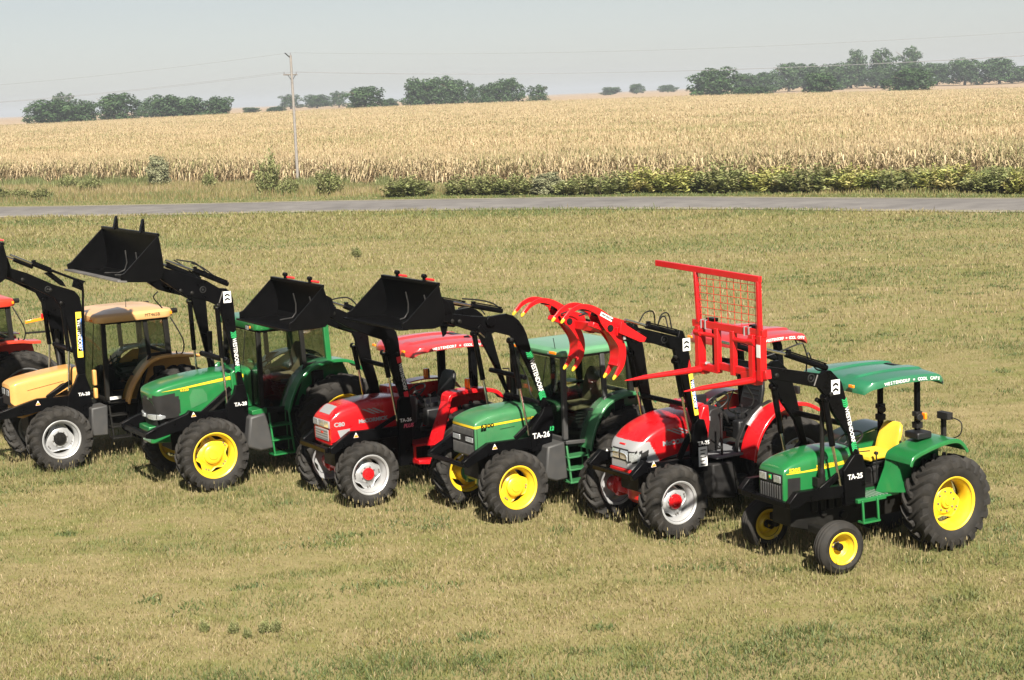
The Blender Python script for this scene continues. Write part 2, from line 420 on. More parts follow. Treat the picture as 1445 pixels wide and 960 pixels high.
def loader(par, Y, arm, mast, beam, lift, cyl, decal=None, dmat=('decal_green', 'decal_green'), emblem=None, code='TA-26', code_at=(0, 0), aw=.065, brace=None, front=None, slim=.05, brand_at=None, gusset=None, rods=None, code2=None, warn=None, pivots=(), hole=None, weld=None, code_size=.105, cross=None):
    lo_ = min(range(len(arm)), key=lambda i: arm[i][1])      # slimmer lower leg, taken off its front edge
    arm = [(x-slim, z) if (0 < i < lo_ and abs(arm[i+1][1]-z) > abs(arm[i+1][0]-x)) else (x, z) for i, (x, z) in enumerate(arm)]
    for sg in (1, -1):
        y0, y1 = (Y-aw, Y) if sg > 0 else (-Y+aw, -Y)
        m = MB(); m.prism(arm, y0, y1); ob = m.build('loader_arm', 'black', par, .010)
        if weld:
            a, b = weld
            w_ = MB(); w_.tube([(a[0], sg*(Y+.002), a[1]), (b[0], sg*(Y+.002), b[1])], .009, 6); w_.build('weld_bead', 'bare_steel', ob)
        if pivots:
            w_ = MB()
            for (px, pz) in pivots: w_.lathe([(.001, -.02), (.034, -.02), (.034, .016), (.02, .026), (.001, .026)], 12, (px, sg*(Y-.0), pz))
            w_.build('pivot_pin', 'chassis', ob, 0, 40)
        if hole:
            w_ = MB(); w_.lathe([(.060, -.002), (.060, .010), (.047, .012), (.040, -.008+.006), (.001, -.001+.003)], 20, (hole[0], sg*Y, hole[1])); w_.build('tube_socket', 'rubber', ob, 0, 40)
        # lift cylinder: barrel, chrome rod
        (ax, az), (bx, bz), (cx, cz) = lift
        yc = sg*(Y-aw-.035)
        yc = sg*(Y-aw*.5)
        m = MB(); m.tube([(ax, yc, az), (bx, yc, bz)], .043, 12); m.lathe([(.05, -.05), (.05, .05)], 12, (ax, yc, az))
        lc = m.build('lift_cylinder', 'black', par, .006)
        m = MB(); m.tube([(bx, yc, bz), (cx, yc, cz)], .021, 10); m.build('rod', 'chrome', lc)
        # bucket cylinder along the top of the boom
        (ax, az), (bx, bz), (cx, cz) = cyl
        yc = sg*(Y-aw*.5)
        m = MB(); m.tube([(ax, yc, az), (bx, yc, bz)], .040, 12)
        m.tube([(ax, yc+.0, az+.055), (bx, yc, bz+.055)], .011, 6); m.box((ax+.05*(bx-ax)/abs(bx-ax), yc, az+.03), (.05, .05, .06)); m.box((bx-.05*(bx-ax)/abs(bx-ax), yc, bz+.03), (.05, .05, .06))
        bc = m.build('bucket_cylinder', 'black', par, .005)
        m = MB(); m.tube([(bx, yc, bz), (cx, yc, cz)], .020, 10); m.build('rod', 'chrome', bc)
        # mast and forward beam
        m = MB(); m.prism(mast, (Y-.06)*sg, (Y+.022)*sg)
        if brace:
            (p, q, t) = brace
            d = Vector((q[0]-p[0], q[1]-p[1])).normalized(); nx, nz = -d.y*t, d.x*t
            m.prism([(p[0]-nx, p[1]-nz), (q[0]-nx, q[1]-nz), (q[0]+nx, q[1]+nz), (p[0]+nx, p[1]+nz)], (Y-.055)*sg, (Y-.015)*sg)
        mo = m.build('loader_mast', 'black', par, .008)
        m = MB(); m.prism(beam, (Y-.11)*sg, (Y-.012)*sg)
        bo = m.build('loader_beam', 'black', par, .008)
        if warn:
            w_ = MB(); x, z = warn; w_.prism([(x-.045, z-.035), (x+.045, z-.035), (x, z+.05)], sg*(Y-.012), sg*(Y-.005)); w_.build('warning_sticker', 'white', bo)
            w_ = MB(); w_.prism([(x-.04, z-.03), (x+.04, z-.03), (x+.018, z+.008), (x-.018, z+.008)], sg*(Y-.0055), sg*(Y-.0035)); w_.build('warning_band', 'orange_lens', bo)
        if sg > 0:
            if code: text(code, mo, (code_at[0], Y+.026, code_at[1]), *SIDE, code_size, 'white', .002)
            if code2: text(code2[0], mo, (code2[1], Y+.026, code2[2]), *SIDE, code2[3], code2[4], .004, shear=.2)
            if emblem:
                x, z, hh = emblem
                w_ = MB(); w_.prism([(x-hh*.36, z-hh*.5), (x+hh*.36, z-hh*.5), (x+hh*.36, z+hh*.5), (x-hh*.36, z+hh*.5)], Y, Y+.004); w_.build('emblem_plate', 'white', ob)
                # emblem: stacked zig-zag stroke in a frame
                q = MB()
                for zz in (-.26, .10):
                    pts = [(-.24, .08), (-.24, -.08), (0, .06), (.24, -.08), (.24, .08), (0, .22)]
                    q.prism([(x+hh*a, z+hh*(zz+b)) for a, b in pts], Y+.004, Y+.0065)
                q.build('emblem', 'black', ob)
            if decal:
                # painted band following the rear edge of the arm: coloured ends, white lettering
                (p0, p1, wd) = decal
                p0 = Vector((p0[0], 0, p0[1])); p1 = Vector((p1[0], 0, p1[1])); d = (p1-p0).normalized(); u = Vector((-1, 0, 0)); u = (u-d*u.dot(d)).normalized()
                ln = (p1-p0).length
                def band(a, b, mat, w0=-.5, w1=.5, nm='arm_decal', chev=False):
                    q = MB()
                    if chev:
                        k = 4
                        for i in range(k):
                            s0 = a+(b-a)*i/k; s1 = s0+(b-a)/k*.62; g = .04*ln if chev > 0 else -.04*ln
                            P = [p0+d*ln*s0+u*wd*w0, p0+d*ln*s0+d*g+u*0, p0+d*ln*s0+u*wd*w1, p0+d*ln*s1+u*wd*w1, p0+d*ln*s1+d*g, p0+d*ln*s1+u*wd*w0]
                            q.prism([(v.x, v.z) for v in P], Y, Y+.004)
                    else:
                        P = [p0+d*ln*a+u*wd*w0, p0+d*ln*a+u*wd*w1, p0+d*ln*b+u*wd*w1, p0+d*ln*b+u*wd*w0]
                        q.prism([(v.x, v.z) for v in P], Y, Y+.004)
                    q.build(nm, mat, ob)
                tl = (.17, .83)
                if dmat[0] == 'decal_green': band(0, .15, dmat[0], chev=1); band(.85, 1, dmat[1], chev=-1)
                elif dmat[0] == 'decal_yellow':
                    band(0, .14, dmat[0]); band(.86, 1, dmat[0]); band(.14, .86, 'decal_blue', .30, .5); band(.14, .86, 'decal_yellow', -.5, -.34)
                else: band(0, .15, dmat[0]); band(.86, 1, dmat[1])
                org = p0+d*ln*tl[0]
                text('WESTENDORF', ob, (org.x, Y+.006, org.z), d, u, wd*1.0, 'white', .0015, fit=ln*(tl[1]-tl[0]))
    m = MB()
    for (x, z, rr) in (cross or ()): m.tube([(x, -Y+aw, z), (x, Y-aw, z)], rr, 14)
    if front:
        (x, z, t, yl) = front
        m.bar((x, -yl, z), (x, yl, z), t, t)
        xb, zb = beam[0][0], beam[0][1]
    m.build('loader_crossbar', 'black', par, .008)

def bucket(par, prof, open_edge, W, arm_front, hooks='pin', ribs=(.0,), red=True, yo=0.):
    """prof: outline (x,z) from the top of the back, down round the heel to the lip; sheet + two side plates"""
    t = .022
    m = MB(); m.strip(prof, -W/2, W/2, t)
    side = prof+open_edge
    for sg in (1, -1): m.prism(side, sg*(W/2-.004), sg*(W/2+.018))
    ob = m.build('bucket', 'bucket_black', par, .004)
    m = MB(); a = prof[-1]; b = prof[-2]
    d = Vector((a[0]-b[0], a[1]-b[1])).normalized()
    m.bar((a[0]-d.x*.02, -W/2-.02, a[1]-d.y*.02), (a[0]-d.x*.02, W/2+.02, a[1]-d.y*.02), .16, .032, up=(-d.y, 0, d.x))
    m.build('cutting_edge', 'bare_steel' if not red else 'bucket_black', ob, .004)
    m = MB(); c = prof[0]
    m.bar((c[0], -W/2, c[1]), (c[0], W/2, c[1]), .06, .05)
    m.build('top_rail', 'bucket_black', ob, .006)
    m = MB()
    for y in ribs:                       # stiffener straps inside the back and floor
        pts = []
        n = len(prof)
        for i in range(1, n-1): pts.append(prof[i])
        cx = sum(p[0] for p in prof)/n+.15; cz = sum(p[1] for p in prof)/n+.1
        pts = [(p[0]+(cx-p[0])*.10, p[1]+(cz-p[1])*.10) for p in pts]
        m.strip(pts, y-.012, y+.012, .02)
    if ribs: m.build('stiffener', 'lit_strap_steel', ob, .003)
    m = MB()
    for y in (-W*.24, W*.24):
        if hooks == 'pin':
            m.tube([(c[0]-.02, y, c[1]), (c[0]-.02, y, c[1]+.09)], .03, 10); m.lathe([(.034, -.04), (.034, .04), (.001, .04)], 12, (c[0]-.02, y, c[1]+.09))
        else:
            m.prism([(c[0]-.03, c[1]), (c[0]+.06, c[1]), (c[0]+.0, c[1]+.22), (c[0]-.03, c[1]+.24)], y-.05, y+.05)
    m.build('grab_hook', 'bucket_black', ob, .008)
    if hooks == 'pin':
        m = MB()
        for y in (-W*.24, W*.24): m.tube([(c[0]-.03, y+.02, c[1]+.05), (c[0]-.16, y+.05, c[1]+.02)], .018, 8)
        m.build('latch_handle', 'attach_red', ob)
    # quick-hitch plates behind
    m = MB(); bx = min(p[0] for p in prof); zt = prof[0][1]; zb = min(p[1] for p in prof)
    ax, az = arm_front
    for y in (-.62, -.48, .48, .62):
        m.prism([(bx-.01, zt-.12), (bx-.01, zb+.10), (ax-.06, az-.10), (ax-.10, az+.02), (ax-.05, az+.20)], y-.012, y+.012)
    h = m.build('hitch_plate', 'black', par, .004)
    if red:
        m = MB()
        for sg in (1, -1): m.prism([(bx-.012, zt-.30), (bx-.05, zt-.28), (bx-.06, zt-.46), (bx-.012, zt-.50)], sg*.66, sg*.72)
        m.build('latch_plate', 'attach_red', h, .004)
    return ob

# ------------------------------------------------------------------ seat, wheel, canopy, cab
def seat(par, x, z, mat, w=.48, back_h=.48, susp=True, tilt=.12, ribs=False, low_back=False):
    m = MB(); secs = []
    for i, (dx, ww, th) in enumerate(((.26, .38, .03), (.24, .46, .07), (.12, w, .09), (0, w, .085), (-.14, w, .09), (-.22, w*.92, .10), (-.25, w*.8, .06))):
        q = []
        for k in range(16):
            a = 2*math.pi*k/16
            cy = math.copysign(abs(math.cos(a))**.45, math.cos(a)); cz = math.copysign(abs(math.sin(a))**.6, math.sin(a))
            zz = z+cz*th/2+(.03*abs(cy)**3 if cz > 0 else 0)+(.02 if i < 2 else 0)*-1
            q.append((x+dx, cy*ww/2, zz))
        secs.append(q)
    m.loft(secs)
    s = m.build('seat', mat, par, 0, 50)
    m = MB(); secs = []
    for (t, ww, th) in ((0, w*.86, .04), (.05, w*.96, .09), (.35, w, .10), (.65, w*.96, .10), (.9, w*.82, .09), (1, w*.6, .04)):
        zz = z+.03+t*back_h; xx = x-.24-t*tilt
        q = []
        for k in range(16):
            a = 2*math.pi*k/16
            cy = math.copysign(abs(math.cos(a))**.5, math.cos(a)); cx = math.copysign(abs(math.sin(a))**.6, math.sin(a))
            q.append((xx+cx*th/2+.03*abs(cy)**3, cy*ww/2, zz))
        secs.append(q)
    m.loft(secs)
    if ribs:
        for t in (.35, .5, .65, .8):
            m.bar((x-.24-t*tilt+.05, -w*.36, z+.03+t*back_h), (x-.24-t*tilt+.05, w*.36, z+.03+t*back_h), .03, .03)
    m.build('backrest', mat, s, 0, 50)
    if susp:
        m = MB()
        for k in range(4): m.box((x-.02, 0, z-.09-.055*k), (.44-.02*(k % 2), .36-.03*(k % 2), .045))
        m.box((x-.02, 0, z-.30), (.36, .3, .12))
        m.build('seat_suspension', 'vinyl', par, .012)
    return s

def steering(par, x, z, r=.2, tilt=35):
    m = MB(); rot = Matrix.Rotation(R(tilt), 3, 'Y')
    pts = [Vector((x, 0, z))+rot @ Vector((r*math.cos(a), r*math.sin(a), 0)) for a in [2*math.pi*k/28 for k in range(29)]]
    m.tube(pts, .015, 8, caps=False)
    for a in (0, 2.1, 4.2): m.tube([Vector((x, 0, z)), Vector((x, 0, z))+rot @ Vector((r*math.cos(a), r*math.sin(a), 0))], .011, 6)
    s = m.build('steering_wheel', 'rubber', par, 0, 60)
    m = MB(); m.tube([Vector((x, 0, z)), Vector((x, 0, z))+rot @ Vector((0, 0, -.45))], .035, 10); m.build('steering_column', 'plastic', par)
    return s

def canopy(par, x0, x1, W, z, mat, label_at=None, txt=True, droop=.0, arch=.045, size=.085):
    """moulded sun roof: raised ribs, turned-down skirt, curved front lip"""
    nx, ny = 30, 60
    def top(u, v):
        # u 0 front .. 1 rear ; v -1..1
        h = arch*(1-(2*u-1.05)**2*1.0)
        h -= .035*abs(v)**3
        g = abs(abs(v)-.42)
        if .12 < u < .93: h += .024*max(0, 1-(max(0, g-.13)/.015)) if g > .13 else .024
        h -= .05*max(0, (.12-u)/.12)**2+.07*max(0, (u-.88)/.12)**2
        return z+h
    m = MB(); vs = []; fs = []
    def pos(u, v):
        cr = .92 if False else 1.
        hw = W/2*(1-.10*max(0, (.18-u)/.18)**2-.06*max(0, (u-.9)/.1)**2)
        xx = x0+(x1-x0)*u - .10*(abs(v)**3)*max(0, 1-u*4) * -1*(-1 if x1 < x0 else 1)
        return xx, v*hw
    for i in range(nx+1):
        for j in range(ny+1):
            u = i/nx; v = -1+2*j/ny; x, y = pos(u, v); vs.append((x, y, top(u, v)))
    nv = len(vs)
    for i in range(nx):
        for j in range(ny): a = i*(ny+1)+j; fs.append((a, a+1, a+ny+2, a+ny+1))
    rim = [i*(ny+1) for i in range(nx+1)]+[nx*(ny+1)+j for j in range(1, ny+1)]+[i*(ny+1)+ny for i in range(nx-1, -1, -1)]+[j for j in range(ny-1, 0, -1)]
    lower = {}; lower2 = {}
    cx = (x0+x1)/2
    for k in rim:
        x, y, zz = vs[k]; lower[k] = len(vs); vs.append((x+(x-cx)*.015, y*1.015, zz-.038))
    for k in rim:
        x, y, zz = vs[k]; lower2[k] = len(vs); vs.append((x+(x-cx)*.012, y*1.012, zz-.098))
    for k in rim:
        pass
    for a, b in zip(rim, rim[1:]+rim[:1]):
        fs += [(a, b, lower[b], lower[a]), (lower[a], lower[b], lower2[b], lower2[a])]
    # underside sheet
    un = {}
    for k in range(nv):
        x, y, zz = vs[k]; un[k] = len(vs); vs.append((x*.985+cx*.015, y*.985, zz-.05))
    for i in range(nx):
        for j in range(ny): a = i*(ny+1)+j; fs.append((un[a], un[a+ny+1], un[a+ny+2], un[a+1]))
    for a, b in zip(rim, rim[1:]+rim[:1]): fs.append((lower2[a], lower2[b], un[b], un[a]))
    m.add(vs, fs)
    o = m.build('canopy', mat, par, 0, 38)
    if txt:
        u0 = txt if isinstance(txt, float) else .40
        L = abs(x1-x0)
        s = 'WESTENDORF \u2261 COOL CAPS'
        # letters laid one by one along the curved skirt
        n = len(s); x = x0+(x1-x0)*u0; span = L*(.93-u0); st = span/n
        xs = [x-(k+.5)*st for k in range(n)]
        big = MB()
        for ch, xx in zip(s, xs):
            if ch == ' ': continue
            u = (xx-x0)/(x1-x0); du = .02
            z0 = top(u, 1); sl = (top(u+du, 1)-top(u-du, 1))/(2*du*(x1-x0))
            text(ch if ch != '\u2261' else '=', o, (xx, W/2*1.016+.006, z0-.062), (-1, 0, -sl), (0, 0, 1), size, 'white', .0015, align='CENTER', sx=1.05)
    m = MB()
    for sg in (1, -1): m.box((x0+(.012 if x1 < x0 else -.012), sg*W*.36, z-.07), (.03, .10, .04))
    m.build('marker_light', 'orange_lens', o, .006)
    return o

def rops(par, x, yl, yr, z0, z1, w=.075, mat='black', lean=0.):
    m = MB()
    pts = [(x, yl, z0), (x-lean, yl, z1-.16), (x-lean+.02, yl-.05, z1-.04), (x-lean+.02, yl-.16, z1), (x-lean+.02, yr+.16, z1), (x-lean+.02, yr+.05, z1-.04), (x-lean, yr, z1-.16), (x, yr, z0)]
    P = [Vector(p) for p in pts]
    secs = []
    for i, p in enumerate(P):
        d = (P[min(i+1, 7)]-P[max(i-1, 0)]).normalized(); a = Vector((1, 0, 0)); b = d.cross(a).normalized()
        secs.append([p+a*w/2+b*w/2, p-a*w/2+b*w/2, p-a*w/2-b*w/2, p+a*w/2-b*w/2])
    m.loft(secs)
    return m.build('roll_bar', mat, par, .012)

def pane(par, pts, mat='glass', name='window', t=.006, frame=None):
    """flat pane through 3-D corner points, with an optional rubber surround as a sub-part"""
    P = [Vector(p) for p in pts]; n = (P[1]-P[0]).cross(P[2]-P[1]).normalized()
    m = MB(); k = len(P)
    m.add([p+n*t/2 for p in P]+[p-n*t/2 for p in P], [tuple(range(k)), tuple(range(2*k-1, k-1, -1))]+[(i, i+k, (i+1) % k+k, (i+1) % k) for i in range(k)])
    o = m.build(name, mat, par)
    if frame:
        q = MB(); c = sum(P, Vector())/k
        for a, b in zip(P, P[1:]+P[:1]): q.bar(a, b, frame, frame, up=n)
        q.build('window_seal', 'rubber', o, .004)
    return o

def rounded_slab(x0, x1, w0, w1, z0, z1, crown=.03, rad=.12, n=6, edge=.035, sag=0.):
    """cab roof: plan rectangle with rounded corners, rolled edges, slight crown"""
    def ring(ins, z):
        pts = []
        for (cx, cy, a0, w) in ((x0, w0, 0, 1), (x0, -w0, -90, 1), (x1, -w1, -180, 1), (x1, w1, -270, 1)):
            pass
        corners = [(x0, w0, 90, 0), (x1, w1, 180, 90), (x1, -w1, 270, 180), (x0, -w0, 360, 270)]
        for (cx, cy, a1, a0) in corners:
            sx = -1 if cx == max(x0, x1) else 1; sy = -1 if cy > 0 else 1
            ox = cx+sx*(rad+ins); oy = cy+sy*(rad+ins)
            rr = rad
            ang = sorted((a0, a1))
            seq = []
            for k in range(n+1):
                a = R(ang[0]+(ang[1]-ang[0])*k/n); seq.append((ox+rr*math.cos(a), oy+rr*math.sin(a)))
            pts.append(seq)
        out = []
        for seq in pts: out += seq
        # order by angle about the centre so the ring is simple
        mx = sum(p[0] for p in out)/len(out); my = sum(p[1] for p in out)/len(out)
        out.sort(key=lambda p: math.atan2(p[1]-my, p[0]-mx))
        return [(a, b, z) for a, b in out]
    m = MB()
    rings = [ring(.06, z0+.005), ring(.0, z0), ring(-.012, z0+edge*.6), ring(-.008, z1-edge*1.3), ring(.03, z1-edge*.25), ring(.10, z1), ring(min(.3, w0*.5), z1+crown*.8)]
    m.loft(rings)
    return m
# ------------------------------------------------------------------ tractors (x forward, y left, z up; origin under the front axle)
HEAD = -149.
TG = 'tractors parked in a row on the grass'
def tractor(loc, label, head=HEAD, name='tractor'):
    e = empty(name, None, (loc[0], loc[1], 0), R(head))
    return tag(e, label, 'tractor', TG)

def face_front(par, x, parts):
    """flat things on the nose: (kind, y0, y1, z0, z1, mat, proud)"""
    for (nm, y0, y1, z0, z1, mat, pr) in parts:
        m = MB(); m.box((x+pr/2, (y0+y1)/2, (z0+z1)/2), (pr, abs(y1-y0), abs(z1-z0))); m.build(nm, mat, par, min(.012, pr*.4))

def grille_bars(par, x, y0, y1, z0, z1, n, mat='plastic', vert=True, d=.02):
    m = MB()
    for k in range(n):
        t = (k+.5)/n
        if vert: m.box((x, y0+(y1-y0)*t, (z0+z1)/2), (d, abs(y1-y0)/n*.45, abs(z1-z0)))
        else: m.box((x, (y0+y1)/2, z0+(z1-z0)*t), (d, abs(y1-y0), abs(z1-z0)/n*.45))
    return m.build('grille_bars', mat, par, .003)

def undercarriage(par, wb, w_eng=.46, zlo=.48, zhi=1.0, x0=.3, mat='chassis', axle_z=.5, axle_mat=None, rear_z=.7, track=.7, axle_x=0., fourwd=True, rear_track=.6, tank=None):
    m = MB()
    m.prism([(x0, zlo+.12), (x0, zhi), (-wb*.62, zhi), (-wb*.62, zlo+.02), (-.4, zlo), (0, zlo+.02)], -w_eng/2, w_eng/2)
    m.box((-wb*.75, 0, zlo+.26), (wb*.55, w_eng*.8, .46))
    for k in range(5): m.box((-.05-.14*k, w_eng/2+.015, zlo+.36), (.09, .05, .16))
    for (a, b, c) in ((-.2, .7, .05), (-.55, .62, .06), (-.8, .72, .045)): m.lathe([(.001, -.02), (c, -.02), (c, .05), (.001, .05)], 12, (a, w_eng/2, b))
    m.build('engine_block', mat, par, .012)
    m = MB()
    if fourwd:
        m.loft([[(axle_x+.09*c, y, axle_z+.09*s) for c, s in ((1, .7), (.7, 1), (-.7, 1), (-1, .7), (-1, -.7), (-.7, -1), (.7, -1), (1, -.7))] for y in (-track+.12, -.2)])
        m.loft([[(axle_x+.09*c, y, axle_z+.09*s) for c, s in ((1, .7), (.7, 1), (-.7, 1), (-1, .7), (-1, -.7), (-.7, -1), (.7, -1), (1, -.7))] for y in (.2, track-.12)])
        m.loft([[(axle_x+r_*c, y, axle_z+r_*s) for c, s in ((1, .5), (.5, 1), (-.5, 1), (-1, .5), (-1, -.5), (-.5, -1), (.5, -1), (1, -.5))] for y, r_ in ((-.22, .10), (-.12, .17), (.12, .17), (.22, .10))])
        for sg in (1, -1):
            m.lathe([(.001, -.06), (.14, -.06), (.15, .05), (.001, .05)], 14, (axle_x, sg*(track-.18), axle_z))
            m.box((axle_x, sg*(track-.24), axle_z), (.16, .10, .30))
        m.box((axle_x, 0, axle_z+.18), (.42, .24, .18))
        m.tube([(axle_x-.17, -track+.25, axle_z-.02), (axle_x-.17, track-.25, axle_z-.02)], .022, 8)
    else:
        m.bar((axle_x, -track+.06, axle_z+.12), (axle_x, track-.06, axle_z+.12), .10, .10)
        for sg in (1, -1): m.tube([(axle_x, sg*(track-.14), axle_z+.20), (axle_x, sg*(track-.14), axle_z-.02)], .045, 10); m.tube([(axle_x, sg*(track-.16), axle_z), (axle_x, sg*track, axle_z)], .035, 10)
        m.tube([(axle_x-.18, -track+.2, axle_z+.06), (axle_x-.18, track-.2, axle_z+.06)], .018, 8)
        m.box((axle_x, 0, axle_z+.22), (.2, .2, .16))
    m.build('front_axle', axle_mat or mat, par, .01)
    m = MB(); m.tube([(-wb, -rear_track+.05, rear_z), (-wb, rear_track-.05, rear_z)], .13, 14); m.box((-wb, 0, rear_z), (.5, .5, .42))
    m.build('rear_axle', mat, par, .015)

def fender(par, arc, y0, y1, mat, inner=None, t=.022, lip=.035, name='rear_fender', sides=(1, -1)):
    for sg in sides:
        m = MB(); pts = crom(arc, 4); a, b = (y0, y1) if sg > 0 else (-y0, -y1)
        m.strip(pts, a, b, t)
        if lip:
            m.strip([(x+0, z-lip*.5) for x, z in pts], b-(.012 if sg > 0 else -.012), b+(.004 if sg > 0 else -.004), lip)
        o = m.build(name, mat, par, .008, 50)
        if inner:
            q = MB(); q.prism(inner, a, a+sg*.02); q.build('fender_wall', mat, o, .004)

def steps(par, x0, x1, y, z0, z1, n, mat, d=.24, lean=.06):
    m = MB()
    for x in (x0, x1): m.bar((x, y-.02, z1), (x-.02, y+lean, z0), .03, .03, up=(1, 0, 0))
    m2 = MB()
    for k in range(n):
        t = (k+.5)/n if n > 1 else 0; z = z0+(z1-z0)*k/n; yy = y+lean*(1-k/n)
        m.box(((x0+x1)/2-.01, yy-d/2+.02, z+.012), (abs(x1-x0)+.03, d, .028))
        for s in (-1, 1): m.bar(((x0+x1)/2+s*abs(x1-x0)/2-.01, yy-d+.03, z), ((x0+x1)/2+s*abs(x1-x0)/2-.01, yy-d+.03, z+(z1-z0)/n), .02, .02, up=(1, 0, 0))
    return m.build('step', mat, par, .005)

# ================================================================== A: small green tractor with canopy, pallet-fork style bale fork
def tractor_a():
    T = tractor((3.93, 23.07), 'small green tractor with open sunshade canopy and yellow seat, carrying a red two-tine bale fork', -152)
    wb = 2.01
    for sg, y in ((1, .79), (-1, .86)):
        wheel(T, 'front_wheel', .0, sg*y, .375, .26, .205, 'yellow', 'chassis', 'rib', sg, kind='dish', hub_r=.055, disc=-.05, yaw=-4)
        wheel(T, 'rear_wheel', -wb, sg*.68, .685, .43, .365, 'yellow', 'yellow', 'lug', sg, 20, kind='tri', lobes=3, hub_r=.10, disc=-.06, spin=.5)
    undercarriage(T, wb, .40, .46, .98, .35, axle_z=.40, rear_z=.70, track=.74, fourwd=False)
    H = Hood([(.515, .27, .965, 1.325, 1.40), (.47, .285, .965, 1.36, 1.455), (.30, .30, 1.0, 1.40, 1.53), (0., .31, 1.10, 1.43, 1.585), (-.35, .315, 1.16, 1.46, 1.60), (-.66, .315, 1.16, 1.47, 1.585)])
    h = H.build('hood', 'green', T)
    H.decal('stripe', 'yellow', h, [(.47, 1.345), (-.05, 1.342), (-.62, 1.375)], [(.47, 1.357), (-.05, 1.372), (-.62, 1.435)])
    H.text('5205', h, .43, 1.392, .075, 'yellow', .004, sx=1.2)
    H.text('JOHN DEERE', h, -.02, 1.398, .055, 'yellow', .002)
    H.decal('panel_seam', 'chassis', h, [(-.205, 1.18), (-.20, 1.18)], [(-.29, 1.52), (-.284, 1.52)], .003, 4)
    H.decal('side_grille', 'plastic', h, [(.455, 1.02), (.25, 1.06)], [(.455, 1.29), (.25, 1.285)], .006)
    face_front(h, .512, [('headlight_panel', -.255, .255, 1.205, 1.345, 'plastic', .016), ('grille', -.25, .25, .985, 1.20, 'plastic', .012)])
    face_front(h, .527, [('headlight', .085, .235, 1.225, 1.325, 'lamp_glass', .014), ('headlight', -.235, -.085, 1.225, 1.325, 'lamp_glass', .014), ('badge', -.028, .028, 1.25, 1.315, 'decal_green', .010)])
    face_front(h, .537, [('badge_leaf', -.014, .014, 1.268, 1.30, 'yellow', .004)])
    grille_bars(h, .529, -.235, .235, 1.0, 1.19, 9, 'grey_plastic')
    # exhaust stack beside the hood
    m = MB(); m.tube(crom([(-.03, .40, 1.18), (-.035, .41, 1.35), (-.04, .42, 1.6), (-.045, .42, 2.05), (-.055, .42, 2.2), (-.03, .42, 2.30), (.05, .42, 2.36)], 5), [.05]*6+[.032]*25, 12)
    m.box((-.02, .36, 1.20), (.14, .14, .12)); m.build('exhaust_stack', 'chassis', T, .004)
    # loader
    arm = [(1.03, 2.945), (1.0, 2.78), (.45, 2.635), (.19, 2.55), (.06, 2.40), (-.06, 2.16), (-.277, 1.87), (-.40, 1.50), (-.46, 1.42), (-.56, 1.45), (-.48, 1.73), (-.336, 2.31), (-.25, 2.59), (-.07, 2.765), (.04, 2.765), (.09, 2.735)]
    mast = [(-.27, .87), (-.25, 1.36), (-.38, 1.50), (-.44, 1.56), (-.58, 1.54), (-.63, 1.36), (-.615, .87)]
    beam = [(.66, 1.03), (.52, 1.165), (-.28, 1.15), (-.28, .98), (.36, 1.01), (.50, .95), (.64, .95)]
    loader(T, .60, arm, mast, beam, ((.02, 2.40), (-.10, 1.72), (-.245, 1.05)), ((-.02, 2.80), (.66, 3.06), (1.02, 3.17)),
           decal=((-.285, 2.36), (-.465, 1.60), .085), emblem=(-.14, 2.53, .20), code='TA-25', code_at=(-.31, 1.255), code_size=.10, hole=(.27, 2.70), weld=((.16, 2.73), (.22, 2.59)),
           front=(.62, .985, .075, .50), pivots=((-.06, 2.44), (.84, 2.80), (.98, 2.89)), cross=((.33, 2.70, .06), (-.30, 2.0, .04)), warn=(-.46, 1.42), brace=((-.30, 1.36), (.12, 1.13), .045))
    hoses(T, [[(-.05, .50, 2.74), (.1, .5, 2.84), (.22, .5, 2.92), (.30, .5, 3.12), (.36, .48, 3.16), (.62, .3, 3.04), (.85, .2, 2.98)], [(-.05, .44, 2.74), (.08, .44, 2.80), (.20, .46, 3.02), (.24, .46, 2.76)], [(.9, -.45, 2.80), (.55, -.5, 2.50), (.42, -.5, 2.25), (.60, -.52, 2.10), (.85, -.5, 2.2), (.75, -.5, 2.45)], [(-.40, .5, 1.75), (-.6, .35, 1.7), (-.85, .1, 1.62)]], .011)
    # bale fork
    y0, y1 = -.78, .62
    B = empty('bale_fork', T, (1.1, 0, 2.75))
    def P(n, mb, mat='attach_red', bev=.006):
        o = mb.build(n, mat, B, bev); o.location = (-1.1, 0, -2.75); return o
    m = MB(); m.bar((1.10, -1.82, 4.155), (1.10, .64, 4.10), .05, .085); P('backstop_rail', m)
    m = MB(); m.bar((1.10, -.84, 4.10), (1.10, -.79, 3.40), .055, .06, up=(1, 0, 0)); m.bar((1.10, .595, 4.07), (1.10, .605, 3.36), .055, .06, up=(1, 0, 0)); P('backstop_post', m)
    m = MB()
    for k in range(9):
        t = (k+.5)/9.; m.tube([(1.10, -.82+1.41*t, 4.12-.05*t), (1.10, -.80+1.40*t, 3.43-.0*t)], .0042, 5)
    for k in range(6):
        z = 3.52+.10*k; m.tube([(1.106, -.80, z+.0), (1.106, .60, z-.0)], .0042, 5)
    P('wire_mesh', m, 'attach_red', 0)
    m = MB(); m.bar((1.08, -.93, 3.385), (1.08, .69, 3.39), .08, .10); P('upper_beam', m)
    m = MB(); m.bar((1.09, -.87, 2.80), (1.09, -.33, 2.79), .09, .10); m.bar((1.085, -.34, 2.845), (1.085, .44, 2.84), .06, .10); m.bar((1.085, .20, 2.77), (1.085, .76, 2.86), .09, .12); P('lower_beam', m)
    m = MB()
    for y, w, t in ((-.77, .10, .12), (-.355, .085, .07), (.01, .085, .07), (.47, .10, .12), (.635, .09, .10)): m.bar((1.10, y, 2.76), (1.10, y, 3.36), w, t, up=(1, 0, 0))
    P('upright', m)
    m = MB()
